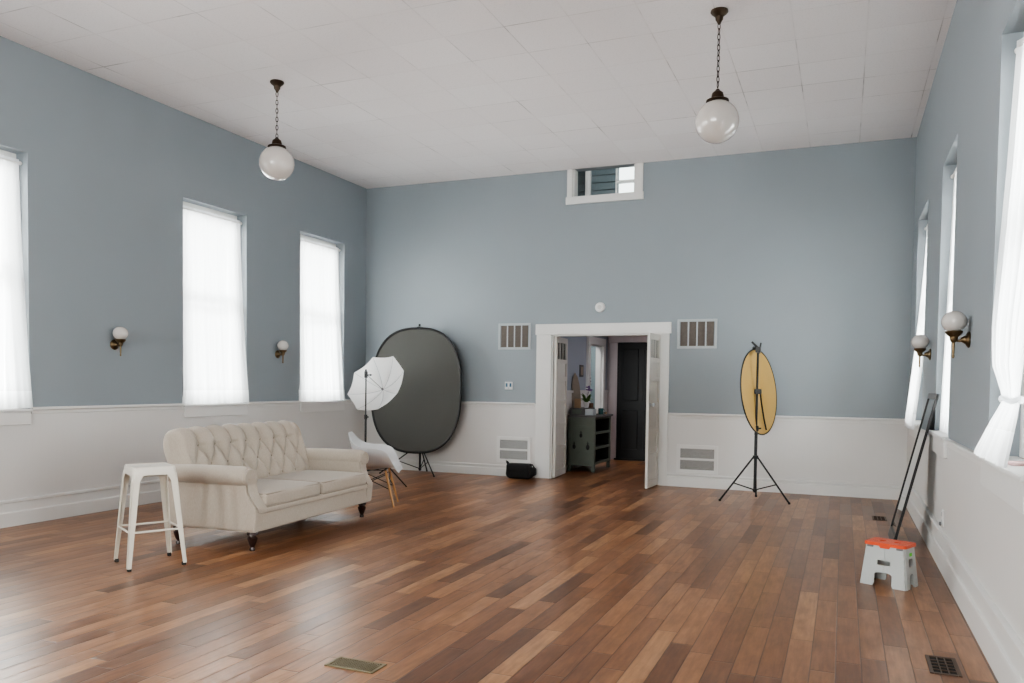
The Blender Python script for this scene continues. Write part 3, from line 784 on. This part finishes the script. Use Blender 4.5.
# ------------------------------------------------------------------ moulded armchair
def cr(P, v):
    n = len(P)-1; k = min(max(v, 0), 1)*n; i = min(int(k), n-1); f = k-i
    Q = [P[max(0, min(n, i+d))] for d in (-1, 0, 1, 2)]
    return [.5*(2*b+(c-a)*f+(2*a-5*b+4*c-d)*f*f+(3*b-a-3*c+d)*f**3) for a, b, c, d in zip(*Q)]
def armchair():
    t = thing('shell_armchair', 'white moulded plastic armchair on wooden dowel legs behind the sofa end', 'chair', (-4.90, 7.755, 0), (0, 0, math.radians(24)))
    ctr = [(.275, .395), (.235, .432), (.12, .432), (-.03, .415), (-.14, .43), (-.215, .51), (-.25, .62), (-.275, .73), (-.295, .82)]
    edg = [(.20, .275, .385), (.245, .25, .425), (.285, .20, .52), (.305, .135, .625), (.31, .02, .66), (.305, -.09, .665), (.275, -.2, .695), (.20, -.265, .76), (.10, -.298, .82)]
    def sh(u, v):
        k = (u-.5)*2; c = cr(ctr, v); e = cr(edg, v); ak = abs(k)
        f = ak**2.6
        lat = e[0]*(1-(1-ak)**1.25)*math.copysign(1, k)
        return (c[0]+(e[1]-c[0])*f+.05, lat, c[1]+(e[2]-c[1])*f)
    m = MB(); m.grid(sh, 48, 56, thick=.007); m.build('shell', M['shell'], t, 60)
    lp = [((.17, .14, .40), (.27, .205, 0)), ((.17, -.14, .40), (.27, -.205, 0)), ((-.13, .14, .40), (-.24, .205, 0)), ((-.13, -.14, .40), (-.24, -.205, 0))]
    for a, b in lp:
        a, b = Vector(a), Vector(b)
        MB().tube([a, a.lerp(b, .12), a.lerp(b, .6), b], [.012, .014, .014, .009], 12).build('leg', M['beech'], t)
    st = MB()
    def on(i, f): return Vector(lp[i][0]).lerp(Vector(lp[i][1]), f)
    for i, j in ((0, 1), (2, 3), (0, 2), (1, 3)):
        st.tube([on(i, .1), on(j, .52)], .0045, 8); st.tube([on(j, .1), on(i, .52)], .0045, 8)
    st.tube([(.17, .14, .405), (.17, -.14, .405), (-.13, -.14, .405), (-.13, .14, .405)], .006, 8, closed=True)
    st.build('wire_brace', M['blackmetal'], t)
armchair()

# ------------------------------------------------------------------ tripod helper
def tripod(t, top, feet, z_hub, z_spread, r=.011, brace=.55, mat='blackmetal'):
    """local coords; pole at x=y=0"""
    mt = M[mat]
    p = MB(); p.tube([(0, 0, z_spread-.03), (0, 0, z_hub+.35)], r*1.35, 12); p.tube([(0, 0, z_hub+.35), (0, 0, top)], r, 12)
    p.build('pole', mt, t)
    k = MB(); k.lathe([(r*1.3, -.03), (r*2.1, -.03), (r*2.1, .03), (r*1.3, .03)], 14, mat=T(0, 0, z_hub+.35)); k.box((r*1.5, -.006, z_hub+.34), (r*4.2, .006, z_hub+.36), .003)
    k.build('clamp_collar', mt, t)
    h = MB(); h.lathe([(r*1.3, -.02), (r*2.4, -.02), (r*2.4, .02), (r*1.3, .02)], 14, mat=T(0, 0, z_hub))
    h.build('leg_hub', mt, t)
    MB().lathe([(r*1.3, -.015), (r*2.0, -.015), (r*2.0, .015), (r*1.3, .015)], 14, mat=T(0, 0, z_spread)).build('spreader_hub', mt, t)
    for fx, fy in feet:
        a = Vector((fx*.06, fy*.06, z_hub)); b = Vector((fx, fy, .012))
        lg = MB().tube([a, b], r*.8, 10).build('leg', mt, t)
        MB().tube([Vector((0, 0, z_spread)), a.lerp(b, brace)], r*.55, 8).build('brace', mt, t)
        MB().sphere(b, r*1.15, u=10, v=8).build('rubber_foot', M['rubber'], lg)

# photo umbrella on stand
P = Vector((-5.728, 8.9, 1.487)); V = Vector((.0672, .8752, -.4791)).normalized()
st = thing('light_stand', 'slim black light stand holding up the white umbrella', 'light stand', (P.x, P.y, 0))
tripod(st, P.z-.03, [(.42, .33), (-.46, .18), (.10, -.44)], .58, .22, .010)
br = MB(); br.box((-.018, -.018, P.z-.05), (.018, .018, P.z+.035), .006); br.tube([(0, 0, P.z+.03), (.0, -.004, P.z+.06)], .012, 10); br.tube([(.01, 0, P.z-.012), (.06, .01, P.z-.012)], .008, 8); br.sphere((.065, .01, P.z-.012), .014, u=10, v=8)
br.build('tilt_bracket', M['blackmetal'], st)
q = V.to_track_quat('Z', 'Y')
um = thing('photo_umbrella', 'open white photo umbrella on the black light stand', 'umbrella', P)
um.rotation_mode = 'QUATERNION'; um.rotation_quaternion = q
HUB, RAD, SAG = .43, .43, .20
def canopy(u, v):
    a = 2*PI*u*1.0+.35; sect = ((u*8) % 1.0)-.5
    sc = math.cos(PI/8)/math.cos(sect*PI/4)             # straight rim between ribs
    rim = sc*.5+.5*1 if False else sc
    rr = RAD*v*(1-(1-rim)*v)
    z = HUB-SAG*(v**1.9)*(1-.10*math.cos(sect*PI)*v)+.022*math.cos(sect*PI)*math.sin(PI*v*.9)
    return (rr*math.cos(a), rr*math.sin(a), z)
MB().grid(canopy, 96, 18, wrap=True).build('canopy', M['umbrella'], um, 25)
MB().tube([(0, 0, -.03), (0, 0, HUB+.035)], .004, 10).build('shaft', M['stepdark'], um)
for k in range(8):
    a = PI/4*k+.35
    MB().tube([(RAD*v*math.cos(a), RAD*v*math.sin(a), HUB-.006-SAG*v**1.9) for v in [i/10 for i in range(11)]], .0022, 6).build('rib', M['ventframe'], um)
MB().lathe([(.006, HUB-.03), (.016, HUB-.03), (.016, HUB-.012), (.006, HUB-.012)], 12).build('runner', M['stepdark'], um)

# collapsible grey backdrop on stand
bs = thing('backdrop_stand', 'low black tripod stand propping the oval grey backdrop', 'stand', (-5.995, 10.84, 0))
tripod(bs, 2.235, [(.47, -.42), (-.44, -.44), (.02, .19)], .42, .06, .012, .55)
cl = MB(); cl.box((-.025, -.09, 2.20), (.025, .02, 2.235), .008); cl.tube([(0, -.05, 2.24), (0, -.05, 2.275)], .016, 10); cl.build('clip', M['blackmetal'], bs)
bd = thing('backdrop_panel', 'large oval charcoal pop-up backdrop with black rim against the back wall', 'photo backdrop', (-6.025, 10.74, 1.265), (math.radians(-2.5), 0, math.radians(6)))
def sup(a, w, h, n=2.55):
    c, s = math.cos(a), math.sin(a)
    return (w*math.copysign(abs(c)**(2/n), c), h*math.copysign(abs(s)**(2/n), s))
BWd, BHt = .732, .945
MB().grid(lambda u, v: (lambda p: (p[0]*v, .0, p[1]*v))(sup(2*PI*u, BWd, BHt)), 96, 16, wrap=True, thick=.003).build('fabric', M['greyfab'], bd, 60)
MB().tube([(*[sup(2*PI*k/96, BWd, BHt)[0]], 0, sup(2*PI*k/96, BWd, BHt)[1]) for k in range(96)], .019, 8, closed=True).build('rim', M['rim'], bd, 60)
lo = MB(); lo.box((-BWd-.03, -.02, -.16), (-BWd+.0, .02, -.12), .006); lo.build('strap_tab', M['rim'], bd)

# gold reflector on stand
RP = Vector((-.963, 10.10, 0))
rs = thing('reflector_stand', 'black tripod stand holding the gold reflector', 'stand', RP)
tripod(rs, 1.85, [(-.385, -.20), (.405, -.10), (-.02, .38)], .535, .135, .014, .60)
hd = MB(); hd.box((-.03, -.02, 1.80), (.03, .05, 1.87), .008); hd.tube([(.0, 0, 1.86), (-.075, -.02, 1.93)], .013, 8); hd.tube([(.02, .02, 1.86), (.03, .02, 1.92)], .01, 8); hd.sphere((-.045, -.02, 1.855), .022, u=10, v=8)
hd.tube([(0, .02, 1.84), (.0, .16, 1.80)], .010, 8)
hd.build('boom_head', M['blackmetal'], rs)
n = Vector((.948, -.30, .112)).normalized()
gr = thing('gold_reflector', 'round gold fabric reflector turned nearly edge-on, on the tripod', 'reflector', (-.955, 10.27, 1.325))
gr.rotation_mode = 'QUATERNION'; gr.rotation_quaternion = n.to_track_quat('Z', 'Y')
GR = .525
MB().grid(lambda u, v: (GR*v*math.cos(2*PI*u), GR*v*math.sin(2*PI*u), .012*(1-v*v)*math.cos(2*PI*u*2)), 64, 12, wrap=True, thick=.003).build('fabric', M['gold'], gr, 60)
MB().tube([(GR*math.cos(2*PI*k/64), GR*math.sin(2*PI*k/64), 0) for k in range(64)], .009, 8, closed=True).build('rim', M['rim'], gr, 60)
ha = MB(); ha.tube([(.03, .06, 1.33), (.04, .13, 1.20), (.075, .17, .98), (.10, .20, .86)], .010, 8); ha.box((-.03, -.025, 1.30), (.05, .06, 1.36), .008); ha.box((-.02, -.02, .80), (.02, .03, .84), .006)
ha.build('holder_arm', M['blackmetal'], rs)

# ------------------------------------------------------------------ bag on the floor
bg = thing('shoulder_bag', 'black fabric bag on the floor left of the double doors', 'bag', (-4.345, 10.86, 0), (0, 0, math.radians(4)))
m = MB(); m.box((-.195, -.10, .0), (.195, .10, .205), .06, 4)
bmesh.ops.subdivide_edges(m.bm, edges=[e for e in m.bm.edges if e.calc_length() > .1], cuts=6, use_grid_fill=True)
for v in m.bm.verts:
    v.co.y *= 1+.12*math.sin(9*v.co.x+1)*(v.co.z/.2); v.co.z += (.012*math.sin(14*v.co.x) - .03*(v.co.x/.2))*(v.co.z/.2); v.co.x *= 1.05-.18*abs(v.co.z/.2-.45)
m.build('body', M['blackfab'], bg, 60)
m = MB(); m.box((.15, -.085, .045), (.245, .07, .17), .035, 3); m.build('side_pocket', M['blackfab'], bg, 60)
m = MB(); m.box((-.18, -.112, .10), (.17, .085, .222), .03, 3); m.build('flap', M['blackfab'], bg, 60)
m = MB(); m.tube([(-.16, 0, .20), (-.185, 0, .235), (-.21, -.01, .255), (-.20, .0, .225), (-.175, .02, .19)], .012, 8); m.build('strap', M['blackfab'], bg, 60)
MB().tube([(.13, -.03, .2), (.2, -.03, .215), (.225, -.02, .17)], .010, 8).build('strap', M['blackfab'], bg, 60)

# ------------------------------------------------------------------ leaning mirror
mi = thing('leaning_mirror', 'tall thin black-framed mirror leaning against the right wall', 'mirror', (.43, 8.075, 0))
lean = math.atan2(.31, 1.345); Hm = 1.385; Wm = .66
Mm = Matrix.Rotation(lean, 4, 'Y')     # tilt: +z towards +x
def mbx(lo, hi, bev=.003): return MB().box(lo, hi, bev, mat=Mm)
f = MB()
for y in (-Wm/2, Wm/2-.022): f.box((0, y, .0), (.022, y+.022, Hm), .003, mat=Mm)
f.build('frame', M['mframe'], mi)
MB().box((-.004, -Wm/2, Hm-.05), (.026, Wm/2, Hm), .004, mat=Mm).build('top_rail', M['mcap'], mi)
MB().box((-.004, -Wm/2+.022, .0), (.026, Wm/2-.022, .085), .004, mat=Mm).build('bottom_rail', M['mcap'], mi)
MB().box((.008, -Wm/2+.022, .085), (.012, Wm/2-.022, Hm-.05), 0, mat=Mm).build('mirror_glass', M['mirror'], mi, smooth=0)

# ------------------------------------------------------------------ folding step stool
ss = thing('step_stool', 'small folding step stool with orange top and pale grey sides', 'step stool', (.335, 6.25, 0), (0, 0, math.radians(-24)))
def slot(cx, cz, w, h, n=5, q=.6):
    r = min(w, h)/2*q; out = []
    for sx, sz, s0 in ((1, 1, 0), (-1, 1, 90), (-1, -1, 180), (1, -1, 270)):
        for k in range(n): an = math.radians(s0+90*k/(n-1)); out.append((cx+sx*(w/2-r)+r*math.cos(an), cz+sz*(h/2-r)+r*math.sin(an)))
    return out
def panel(wb, wt, h, foot, arch):
    o = [(-wb/2, 0), (-wb/2+foot, 0)]
    for k in range(9):
        an = PI-PI*k/8; o.append((max(-arch, min(arch, arch*1.15*math.cos(an))), .055+.045*math.sin(an)**.5 if 0 < k < 8 else .02))
    o += [(wb/2-foot, 0), (wb/2, 0), (wt/2, h), (-wt/2, h)]
    return o
hs = .282; wb, wt, db, dt = .31, .255, .225, .175
tl = math.atan2((db-dt)/2, hs); ts = math.atan2((wb-wt)/2, hs)
for s in (-1, 1):
    pm = T(0, s*db/2, 0) @ Matrix.Rotation(s*tl, 4, 'X')
    m = MB().prism(panel(wb, wt, hs, .085, .06), 'y', -.006, .006, holes=[slot(0, .165, .092, .034)], mat=pm)
    for x in (-wb/2+.012, wb/2-.012):
        for k in range(5):
            z = .05+k*.045; xx = x*(1-(1-wt/wb)*z/hs); m.box((xx-.009, -.0095, z), (xx+.009, .0095, z+.022), .003, mat=pm)
    m.box((-.002, -.008, .10), (.002, .008, .145), 0, mat=pm); m.box((-.002, -.008, .185), (.002, .008, hs), 0, mat=pm)
    m.build('front_panel', M['stepgrey'], ss)
for s in (-1, 1):
    pm = T(s*wb/2, 0, 0) @ Matrix.Rotation(-s*ts, 4, 'Y')
    m = MB().prism(panel(db-.02, dt-.02, hs, .055, .035), 'x', -.006, .006, holes=[slot(0, .175, .08, .062)], mat=pm)
    sp = m.build('side_panel', M['stepgrey'], ss)
    if s > 0:
        MB().box((.0065, -.02, .222), (.008, .025, .245), .0005, mat=pm).build('sticker', M['sticker'], sp)
m = MB()
ol = slot(0, 0, wt+.03, dt+.03, q=.2); holes = [slot(-.05, .0, .046, .034), slot(.05, .0, .046, .034)]
m.prism(ol, 'z', hs, hs+.022, holes=holes)
m.prism([(-.03, hs-.016), (.03, hs-.016), (.04, hs), (-.04, hs)], 'y', -dt/2-.012, -dt/2+.0, .002)
m.build('top', M['orange'], ss)
for x in (-.10, .10): MB().box((x-.022, -dt/2-.010, hs-.016), (x+.022, -dt/2+.004, hs), .003).build('hinge', M['stepdark'], ss)
MB().box((-wt/2+.02, -dt/2+.02, hs-.004), (wt/2-.02, dt/2-.02, hs+.003), .002).build('hole_shade', M['stepdark'], ss)  # dark plate added so the holes look shaded
dots = MB()
for i in range(9):
    for j in range(6):
        x = -.11+.0275*i; y = -.075+.03*j
        if abs(abs(x)-.05) < .025 and abs(y) < .02: continue
        dots.sphere((x, y, hs+.0215), .004, sz=.5, u=8, v=6)
dots.build('grip_dots', M['orange'], ss)

# ------------------------------------------------------------------ vents, plates, registers
def wall_register(label, x0, x1, z0, z1, kind):
    xc, zc = (x0+x1)/2, (z0+z1)/2; w, h = x1-x0, z1-z0
    t = thing('wall_vent', label, 'vent', (xc, YB, zc), group='vents on the back wall')
    f = MB(); b = .034 if kind == 'up' else .05; d = -.014
    f.box((-w/2, d, -h/2), (-w/2+b, 0, h/2), .003); f.box((w/2-b, d, -h/2), (w/2, 0, h/2), .003)
    f.box((-w/2+b, d, -h/2), (w/2-b, 0, -h/2+b), .003); f.box((-w/2+b, d, h/2-b), (w/2-b, 0, h/2), .003)
    iw = w-2*b; ih = h-2*b
    if kind == 'up':
        for k in (1, 2, 3): x = -iw/2+iw*k/4; f.box((x-.010, d, -h/2+b), (x+.010, 0, h/2-b), .002)
    else: f.box((-iw/2, d, -.014), (iw/2, 0, .014), .002)
    f.build('frame', M['ventframe'] if kind == 'up' else M['trim'], t)
    if kind == 'up':
        for k in range(4):
            x = -iw/2+iw*(k+.5)/4
            g = MB(); g.box((x-iw/8+.01, -.007, -ih/2), (x+iw/8-.01, -.002, ih/2))
            for j in range(14): z = -ih/2+ih*(j+.5)/14; g.box((x-iw/8+.01, -.010, z-.003), (x+iw/8-.01, -.006, z+.003))
            g.build('grille', M['ventbrown'], t, smooth=0)
    else:
        for s in (-1, 1):
            g = MB(); g.box((-iw/2, -.006, min(s*.014, s*ih/2)), (iw/2, -.002, max(s*.014, s*ih/2)))
            g.build('grille', M['louvre'], t, smooth=0)
wall_register('four-section brown-meshed vent high up left of the doors', -4.805, -4.285, 1.895, 2.285, 'up')
wall_register('four-section brown-meshed vent high up right of the doors', -2.128, -1.592, 1.898, 2.297, 'up')
wall_register('white two-band grille low on the wall behind the black bag', -4.812, -4.262, .205, .592, 'low')
wall_register('white two-band grille low on the wall right of the doors', -2.105, -1.545, .19, .578, 'low')

sm_ = thing('smoke_alarm', 'round white alarm on the wall above the double doors', 'alarm', (-3.229, YB, 2.488), (PI/2, 0, 0))
MB().lathe([(0, 0), (.070, 0), (.072, .012), (.070, .03), (.06, .045), (.04, .052), (.02, .054), (0, .055)], 28).build('housing', M['plastic'], sm_)
MB().lathe([(.018, .05), (.03, .05), (.03, .058), (.018, .058)], 20).build('centre_ring', M['ceramic'], sm_)
th = thing('thermostat', 'small square white control plate with two blue windows on the back wall', 'thermostat', (-4.627, YB, 1.355))
MB().box((-.062, -.018, -.058), (.062, .002, .058), .006).build('plate', M['plastic'], th)
MB().box((-.046, -.021, -.018), (-.016, -.016, .038), .002).build('screen', M['bluescreen'], th)
MB().box((.016, -.021, -.018), (.046, -.016, .038), .002).build('screen', M['bluescreen'], th)
MB().box((-.012, -.022, -.044), (.012, -.017, -.030), .002).build('button', M['ventframe'], th)
ou = thing('wall_outlet', 'white electrical outlet low on the right wall near the mirror', 'outlet', (XR, 7.10, .375))
MB().box((-.012, -.042, -.065), (0, .042, .065), .004).build('plate', M['plastic'], ou)
for s in (-1, 1): MB().box((-.016, -.018, s*.03-.016), (-.010, .018, s*.03+.016), .004).build('socket', M['ventframe'], ou)
MB().box((-.03, -.016, -.060), (-.014, .016, -.03), .005).build('plug', M['stepdark'], ou)

def floor_register(label, cx, cy, lx, ly, mat, rows, ang=0):
    t = thing('floor_register', label, 'floor vent', (cx, cy, 0), (0, 0, ang), 'floor registers')
    f = MB(); b = .018; h = .006
    f.box((-lx/2, -ly/2, 0), (-lx/2+b, ly/2, h), .002); f.box((lx/2-b, -ly/2, 0), (lx/2, ly/2, h), .002)
    f.box((-lx/2+b, -ly/2, 0), (lx/2-b, -ly/2+b, h), .002); f.box((-lx/2+b, ly/2-b, 0), (lx/2-b, ly/2, h), .002)
    f.build('frame', mat, t)
    MB().box((-lx/2+b, -ly/2+b, .0003), (lx/2-b, ly/2-b, .001)).build('shade_sheet', M['void'], t, smooth=0)  # flat dark sheet painted as the shaded hollow under the grille
    g = MB()
    nx, ny = rows
    for i in range(1, nx): x = -lx/2+b+(lx-2*b)*i/nx; g.box((x-.0028, -ly/2+b, .001), (x+.0028, ly/2-b, .005))
    for j in range(1, ny): y = -ly/2+b+(ly-2*b)*j/ny; g.box((-lx/2+b, y-.0028, .001), (lx/2-b, y+.0028, .005))
    g.build('grille', mat, t, smooth=0)
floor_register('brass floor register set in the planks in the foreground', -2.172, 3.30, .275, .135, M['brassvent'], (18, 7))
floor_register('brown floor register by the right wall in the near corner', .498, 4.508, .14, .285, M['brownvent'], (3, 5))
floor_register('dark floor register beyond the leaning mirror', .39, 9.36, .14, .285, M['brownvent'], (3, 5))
pk = MB().lathe([(0, 0), (.03, 0), (.045, .008), (.05, .018), (.044, .018), (.03, .008), (0, .006)], 20, mat=T(XR+.035, 4.52, RZ[0]+.004))
tag(pk.build('trinket_dish', M['pink']), 'small pale pink dish on the near right-wall window sill', 'dish')

# ------------------------------------------------------------------ hallway furniture
dr = thing('dresser', 'sage green dresser with open drawer bays in the hallway', 'dresser', (-3.825, 12.63, 0))
X0, X1, Y0, Y1 = -.225, .225, -.47, .47
e = MB()
for y, s in ((Y0, 1), (Y1, -1)):
    e.box((X0, y, .10), (X1, y+s*.022, .865), .003)
e.box((X0, Y0, .10), (X0+.015, Y1, .865))
e.box((X1-.02, Y0+.02, .10), (X1, Y0+.06, .865), .003); e.box((X1-.02, Y1-.06, .10), (X1, Y1-.02, .865), .003)
for z in (.135, .375, .615, .85): e.box((X1-.022, Y0+.06, z-.02), (X1, Y1-.06, z+.02), .003)
e.build('body', M['sage'], dr)
pn = MB()
for x in (X0, X1-.05): pn.box((x, Y0-.008, .10), (x+.05, Y0, .865), .002)
for z in (.10, .70, .83): pn.box((X0+.05, Y0-.008, z), (X1-.05, Y0, z+.035), .002)
pn.build('end_frame', M['sage'], dr)
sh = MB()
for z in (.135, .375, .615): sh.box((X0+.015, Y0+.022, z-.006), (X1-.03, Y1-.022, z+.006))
sh.box((X0+.015, Y0+.022, .14), (X0+.02, Y1-.022, .86))  # dark lining added as shade inside the open bays
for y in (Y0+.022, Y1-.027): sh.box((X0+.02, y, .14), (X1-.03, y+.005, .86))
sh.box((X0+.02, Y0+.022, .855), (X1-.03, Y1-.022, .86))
sh.build('shelf', M['bayshade_sill'], dr, smooth=0)
MB().box((X0-.0, Y0-.03, .866), (X1+.03, Y1+.03, .898), .006).build('top', M['greywood'], dr)
for x in (X0+.03, X1-.03):
    for y in (Y0+.03, Y1-.03): MB().box((x-.025, y-.025, 0), (x+.025, y+.025, .11), .004).build('leg', M['sage'], dr)
for x, z, sc in ((-.0, .60, 1), (-.11, .42, 1.05), (.115, .42, 1.2)):
    h = MB(); yy = Y0-.014
    h.tube([(x, yy, z+.055*sc), (x, yy, z+.01)], .006, 8); h.sphere((x, yy, z-.02*sc), .024*sc, sy=.3, sz=1.5, u=12, v=8); h.tube([(x-.02, yy, z+.03), (x+.02, yy, z+.03)], .005, 8)
    h.build('ornament', M['blackmetal'], dr)
TOP = .898
rb = MB().box((-4.04, 12.22, TOP), (-3.80, 12.80, TOP+.11), .004); 
rb = tag(rb.build('wooden_box', M['greywood']), 'low grey wooden box on top of the green dresser', 'box')
MB().box((-4.0, 12.215, TOP+.02), (-3.84, 12.22, TOP+.09), .002).build('front_panel', M['sage'], rb)
tag(MB().box((-3.795, 12.24, TOP), (-3.66, 12.42, TOP+.10), .004).build('metal_tin', M['ventframe']), 'pale grey tin on the dresser, beside the low grey wooden box', 'tin')
BT = TOP+.11
bo = MB(); pts = [(-.075, 0), (.075, 0), (.078, .2), (.066, .38), (.04, .5), (0, .575), (-.04, .5), (-.066, .38), (-.078, .2)]
bo.prism(pts, 'x', -.009, .009, .003, mat=T(-4.005, 12.47, BT) @ Matrix.Rotation(math.radians(-4), 4, 'Y') @ Rz(math.radians(-50)))
tag(bo.build('pointed_board', M['paleboard']), 'pointed weathered board standing against the hallway wall above the dresser', 'decoration')
tag(MB().box((-.05, -.012, 0), (.05, .012, .15), .003, mat=T(-3.955, 12.36, BT) @ Rz(.15)).build('kraft_card', M['kraft']), 'tan card standing in front of the pointed board', 'card')
pt = thing('potted_plant', 'leafy plant with purple bloom in a white pot on the dresser', 'plant', (-3.86, 12.53, BT))
MB().lathe([(0, 0), (.034, 0), (.044, .05), (.048, .095), (.042, .095), (.038, .08), (0, .078)], 20).build('pot', M['ceramic'], pt)
lv = MB(); rn = random.Random(4)
for k in range(26):
    a = rn.uniform(0, 6.28); ln = rn.uniform(.07, .125); up = rn.uniform(.02, .16)
    c0 = Vector((.01*math.cos(a), .01*math.sin(a), .085)); tip = Vector((ln*math.cos(a)*.95, ln*math.sin(a), .085+up))
    side = Vector((-math.sin(a), math.cos(a), 0))*.024
    if tip.x < -.12: tip.x = -.12
    lv.grid(lambda u, v: c0.lerp(tip, v)+side*(2*u-1)*math.sin(PI*min(1, v*.96+.04))+Vector((0, 0, .03*math.sin(PI*v)-.008*(2*u-1)**2)), 4, 8)
lv.build('leaves', M['leaf'], pt, 60)
fl = MB(); fl.tube([(0, 0, .08), (.015, .01, .2), (.045, .0, .3)], .003, 6)
for k in range(14): fl.sphere((.045+rn.uniform(-.04, .04), rn.uniform(-.03, .03), .315+rn.uniform(-.03, .035)), .017, sz=.7, u=8, v=6)
fl.build('blossom', M['purple'], pt, 60)
tag(MB().box((-3.865, 12.62, BT), (-3.805, 12.74, BT+.075), .006).build('keepsake_box', M['brownwood']), 'little brown box beside the potted plant', 'box')
cp = thing('mug', 'teal mug on the right end of the dresser top', 'mug', (-3.70, 12.82, TOP))
MB().lathe([(0, 0), (.036, 0), (.04, .01), (.042, .10), (.037, .10), (.034, .012), (0, .010)], 20).build('body', M['teal'], cp)
MB().tube([(.04, 0, .08), (.066, 0, .075), (.07, 0, .045), (.042, 0, .025)], .005, 8).build('handle', M['teal'], cp)
fg = MB().lathe([(0, 0), (.02, 0), (.026, .015), (.02, .032), (.008, .042), (0, .045)], 14, mat=T(-3.66, 12.97, TOP))
tag(fg.build('ornament_shell', M['kraft']), 'tiny orange-tan ornament at the dresser corner by the mug', 'ornament')
pf = thing('picture_frame', 'small grey framed plaque on the hallway wall above the dresser', 'picture', (HX0+.012, 12.93, 1.615))
MB().box((-.012, -.09, -.10), (.008, .09, .10), .004).build('frame', M['greywood'], pf)
MB().box((.008, -.06, -.07), (.011, .06, .07)).build('picture', M['paleboard'], pf, smooth=0)
sw = thing('light_switch', 'small white double switch plate on the casing of the hallway side doorway', 'switch', (HX0+.052, 13.30, 1.47))
MB().box((0, -.04, -.06), (.006, .04, .06), .002).build('plate', M['plastic'], sw)
for s in (-1, 1): MB().box((.006, -.012, s*.028-.014), (.012, .012, s*.028+.014), .002).build('rocker', M['stepdark'], sw)

# ------------------------------------------------------------------ light
def area(name, loc, rot, sx, sy, power, col=(1, 1, 1)):
    l = bpy.data.lights.new(name, 'AREA'); l.shape = 'RECTANGLE'; l.size = sx; l.size_y = sy; l.energy = power; l.color = col
    o = bpy.data.objects.new(name, l); C.objects.link(o); o.location = loc; o.rotation_euler = rot; return o
SKY = (1.0, .985, .965)
PL, PR, PF = 185, 120, 170
for a, b in LW: area('window_daylight', (XL-WT-.25, (a+b)/2, (LZ[0]+LZ[1])/2+.1), (0, -PI/2-.28, 0), 2.7, 1.5, PL, SKY)
for a, b in RW: area('window_daylight', (XR+WT+.25, (a+b)/2, (RZ[0]+RZ[1])/2+.1), (0, PI/2+.28, 0), 2.7, 1.5, PR, SKY)
for a, b in FILLW: area('window_daylight', ((a+b)/2, YF-WT-.25, 2.3), (PI/2+.25, 0, 0), 1.7, 2.8, PF, SKY)  # frontal fill lamps outside the added front windows
area('hall_fill', (-2.3, 12.9, HZ-.03), (0, 0, 0), .6, .6, 10, (1, .95, .95))  # added fill lamp, the hall has no fixture here
area('side_room_fill', (-4.9, 13.4, HZ-.03), (0, 0, 0), .8, .8, 16, SKY)  # added fill to lift the side room wall, no real source
area('upper_room_fill', (-3.0, 12.6, UZ1-.05), (0, 0, 0), 1.5, 1.5, 60, SKY)  # added fill to brighten the room behind the transom
wd = bpy.data.worlds.new('overcast_sky'); bpy.context.scene.world = wd; wd.use_nodes = True
nt = wd.node_tree; bgd = nt.nodes['Background']
tc = nt.nodes.new('ShaderNodeTexCoord'); sx_ = nt.nodes.new('ShaderNodeSeparateXYZ'); rp = nt.nodes.new('ShaderNodeValToRGB')
nt.links.new(tc.outputs['Generated'], sx_.inputs[0]); nt.links.new(sx_.outputs[2], rp.inputs[0]); nt.links.new(rp.outputs[0], bgd.inputs[0])
rp.color_ramp.elements[0].color = (.82, .83, .83, 1); rp.color_ramp.elements[1].color = (.95, .97, .98, 1)
bgd.inputs[1].default_value = 2.0

# ------------------------------------------------------------------ camera
cam = bpy.data.cameras.new('camera'); co = bpy.data.objects.new('camera', cam); C.objects.link(co)
Rv = Vector((.92415474, .38179596, .01303305)); Uv = Vector((-.02564619, .02796621, .99927982)); Fv = Vector((-.38115651, .92382343, -.03563672))
co.matrix_world = Matrix(((Rv.x, Uv.x, -Fv.x, 0), (Rv.y, Uv.y, -Fv.y, 0), (Rv.z, Uv.z, -Fv.z, 1.39), (0, 0, 0, 1)))
cam.sensor_width = 36; cam.lens = 801.7745/1024*36; cam.shift_y = 70.4956/1024; cam.clip_start = .02; cam.clip_end = 100
sc = bpy.context.scene; sc.camera = co
sc.view_settings.view_transform = 'AgX'; sc.view_settings.look = 'AgX - Medium High Contrast'; sc.view_settings.exposure = 1.27
sc.cycles.use_denoising = True; sc.cycles.max_bounces = 10; sc.cycles.diffuse_bounces = 6; sc.cycles.transparent_max_bounces = 16; sc.cycles.transmission_bounces = 6
sc.cycles.caustics_reflective = False; sc.cycles.caustics_refractive = False; sc.cycles.sample_clamp_indirect = 6
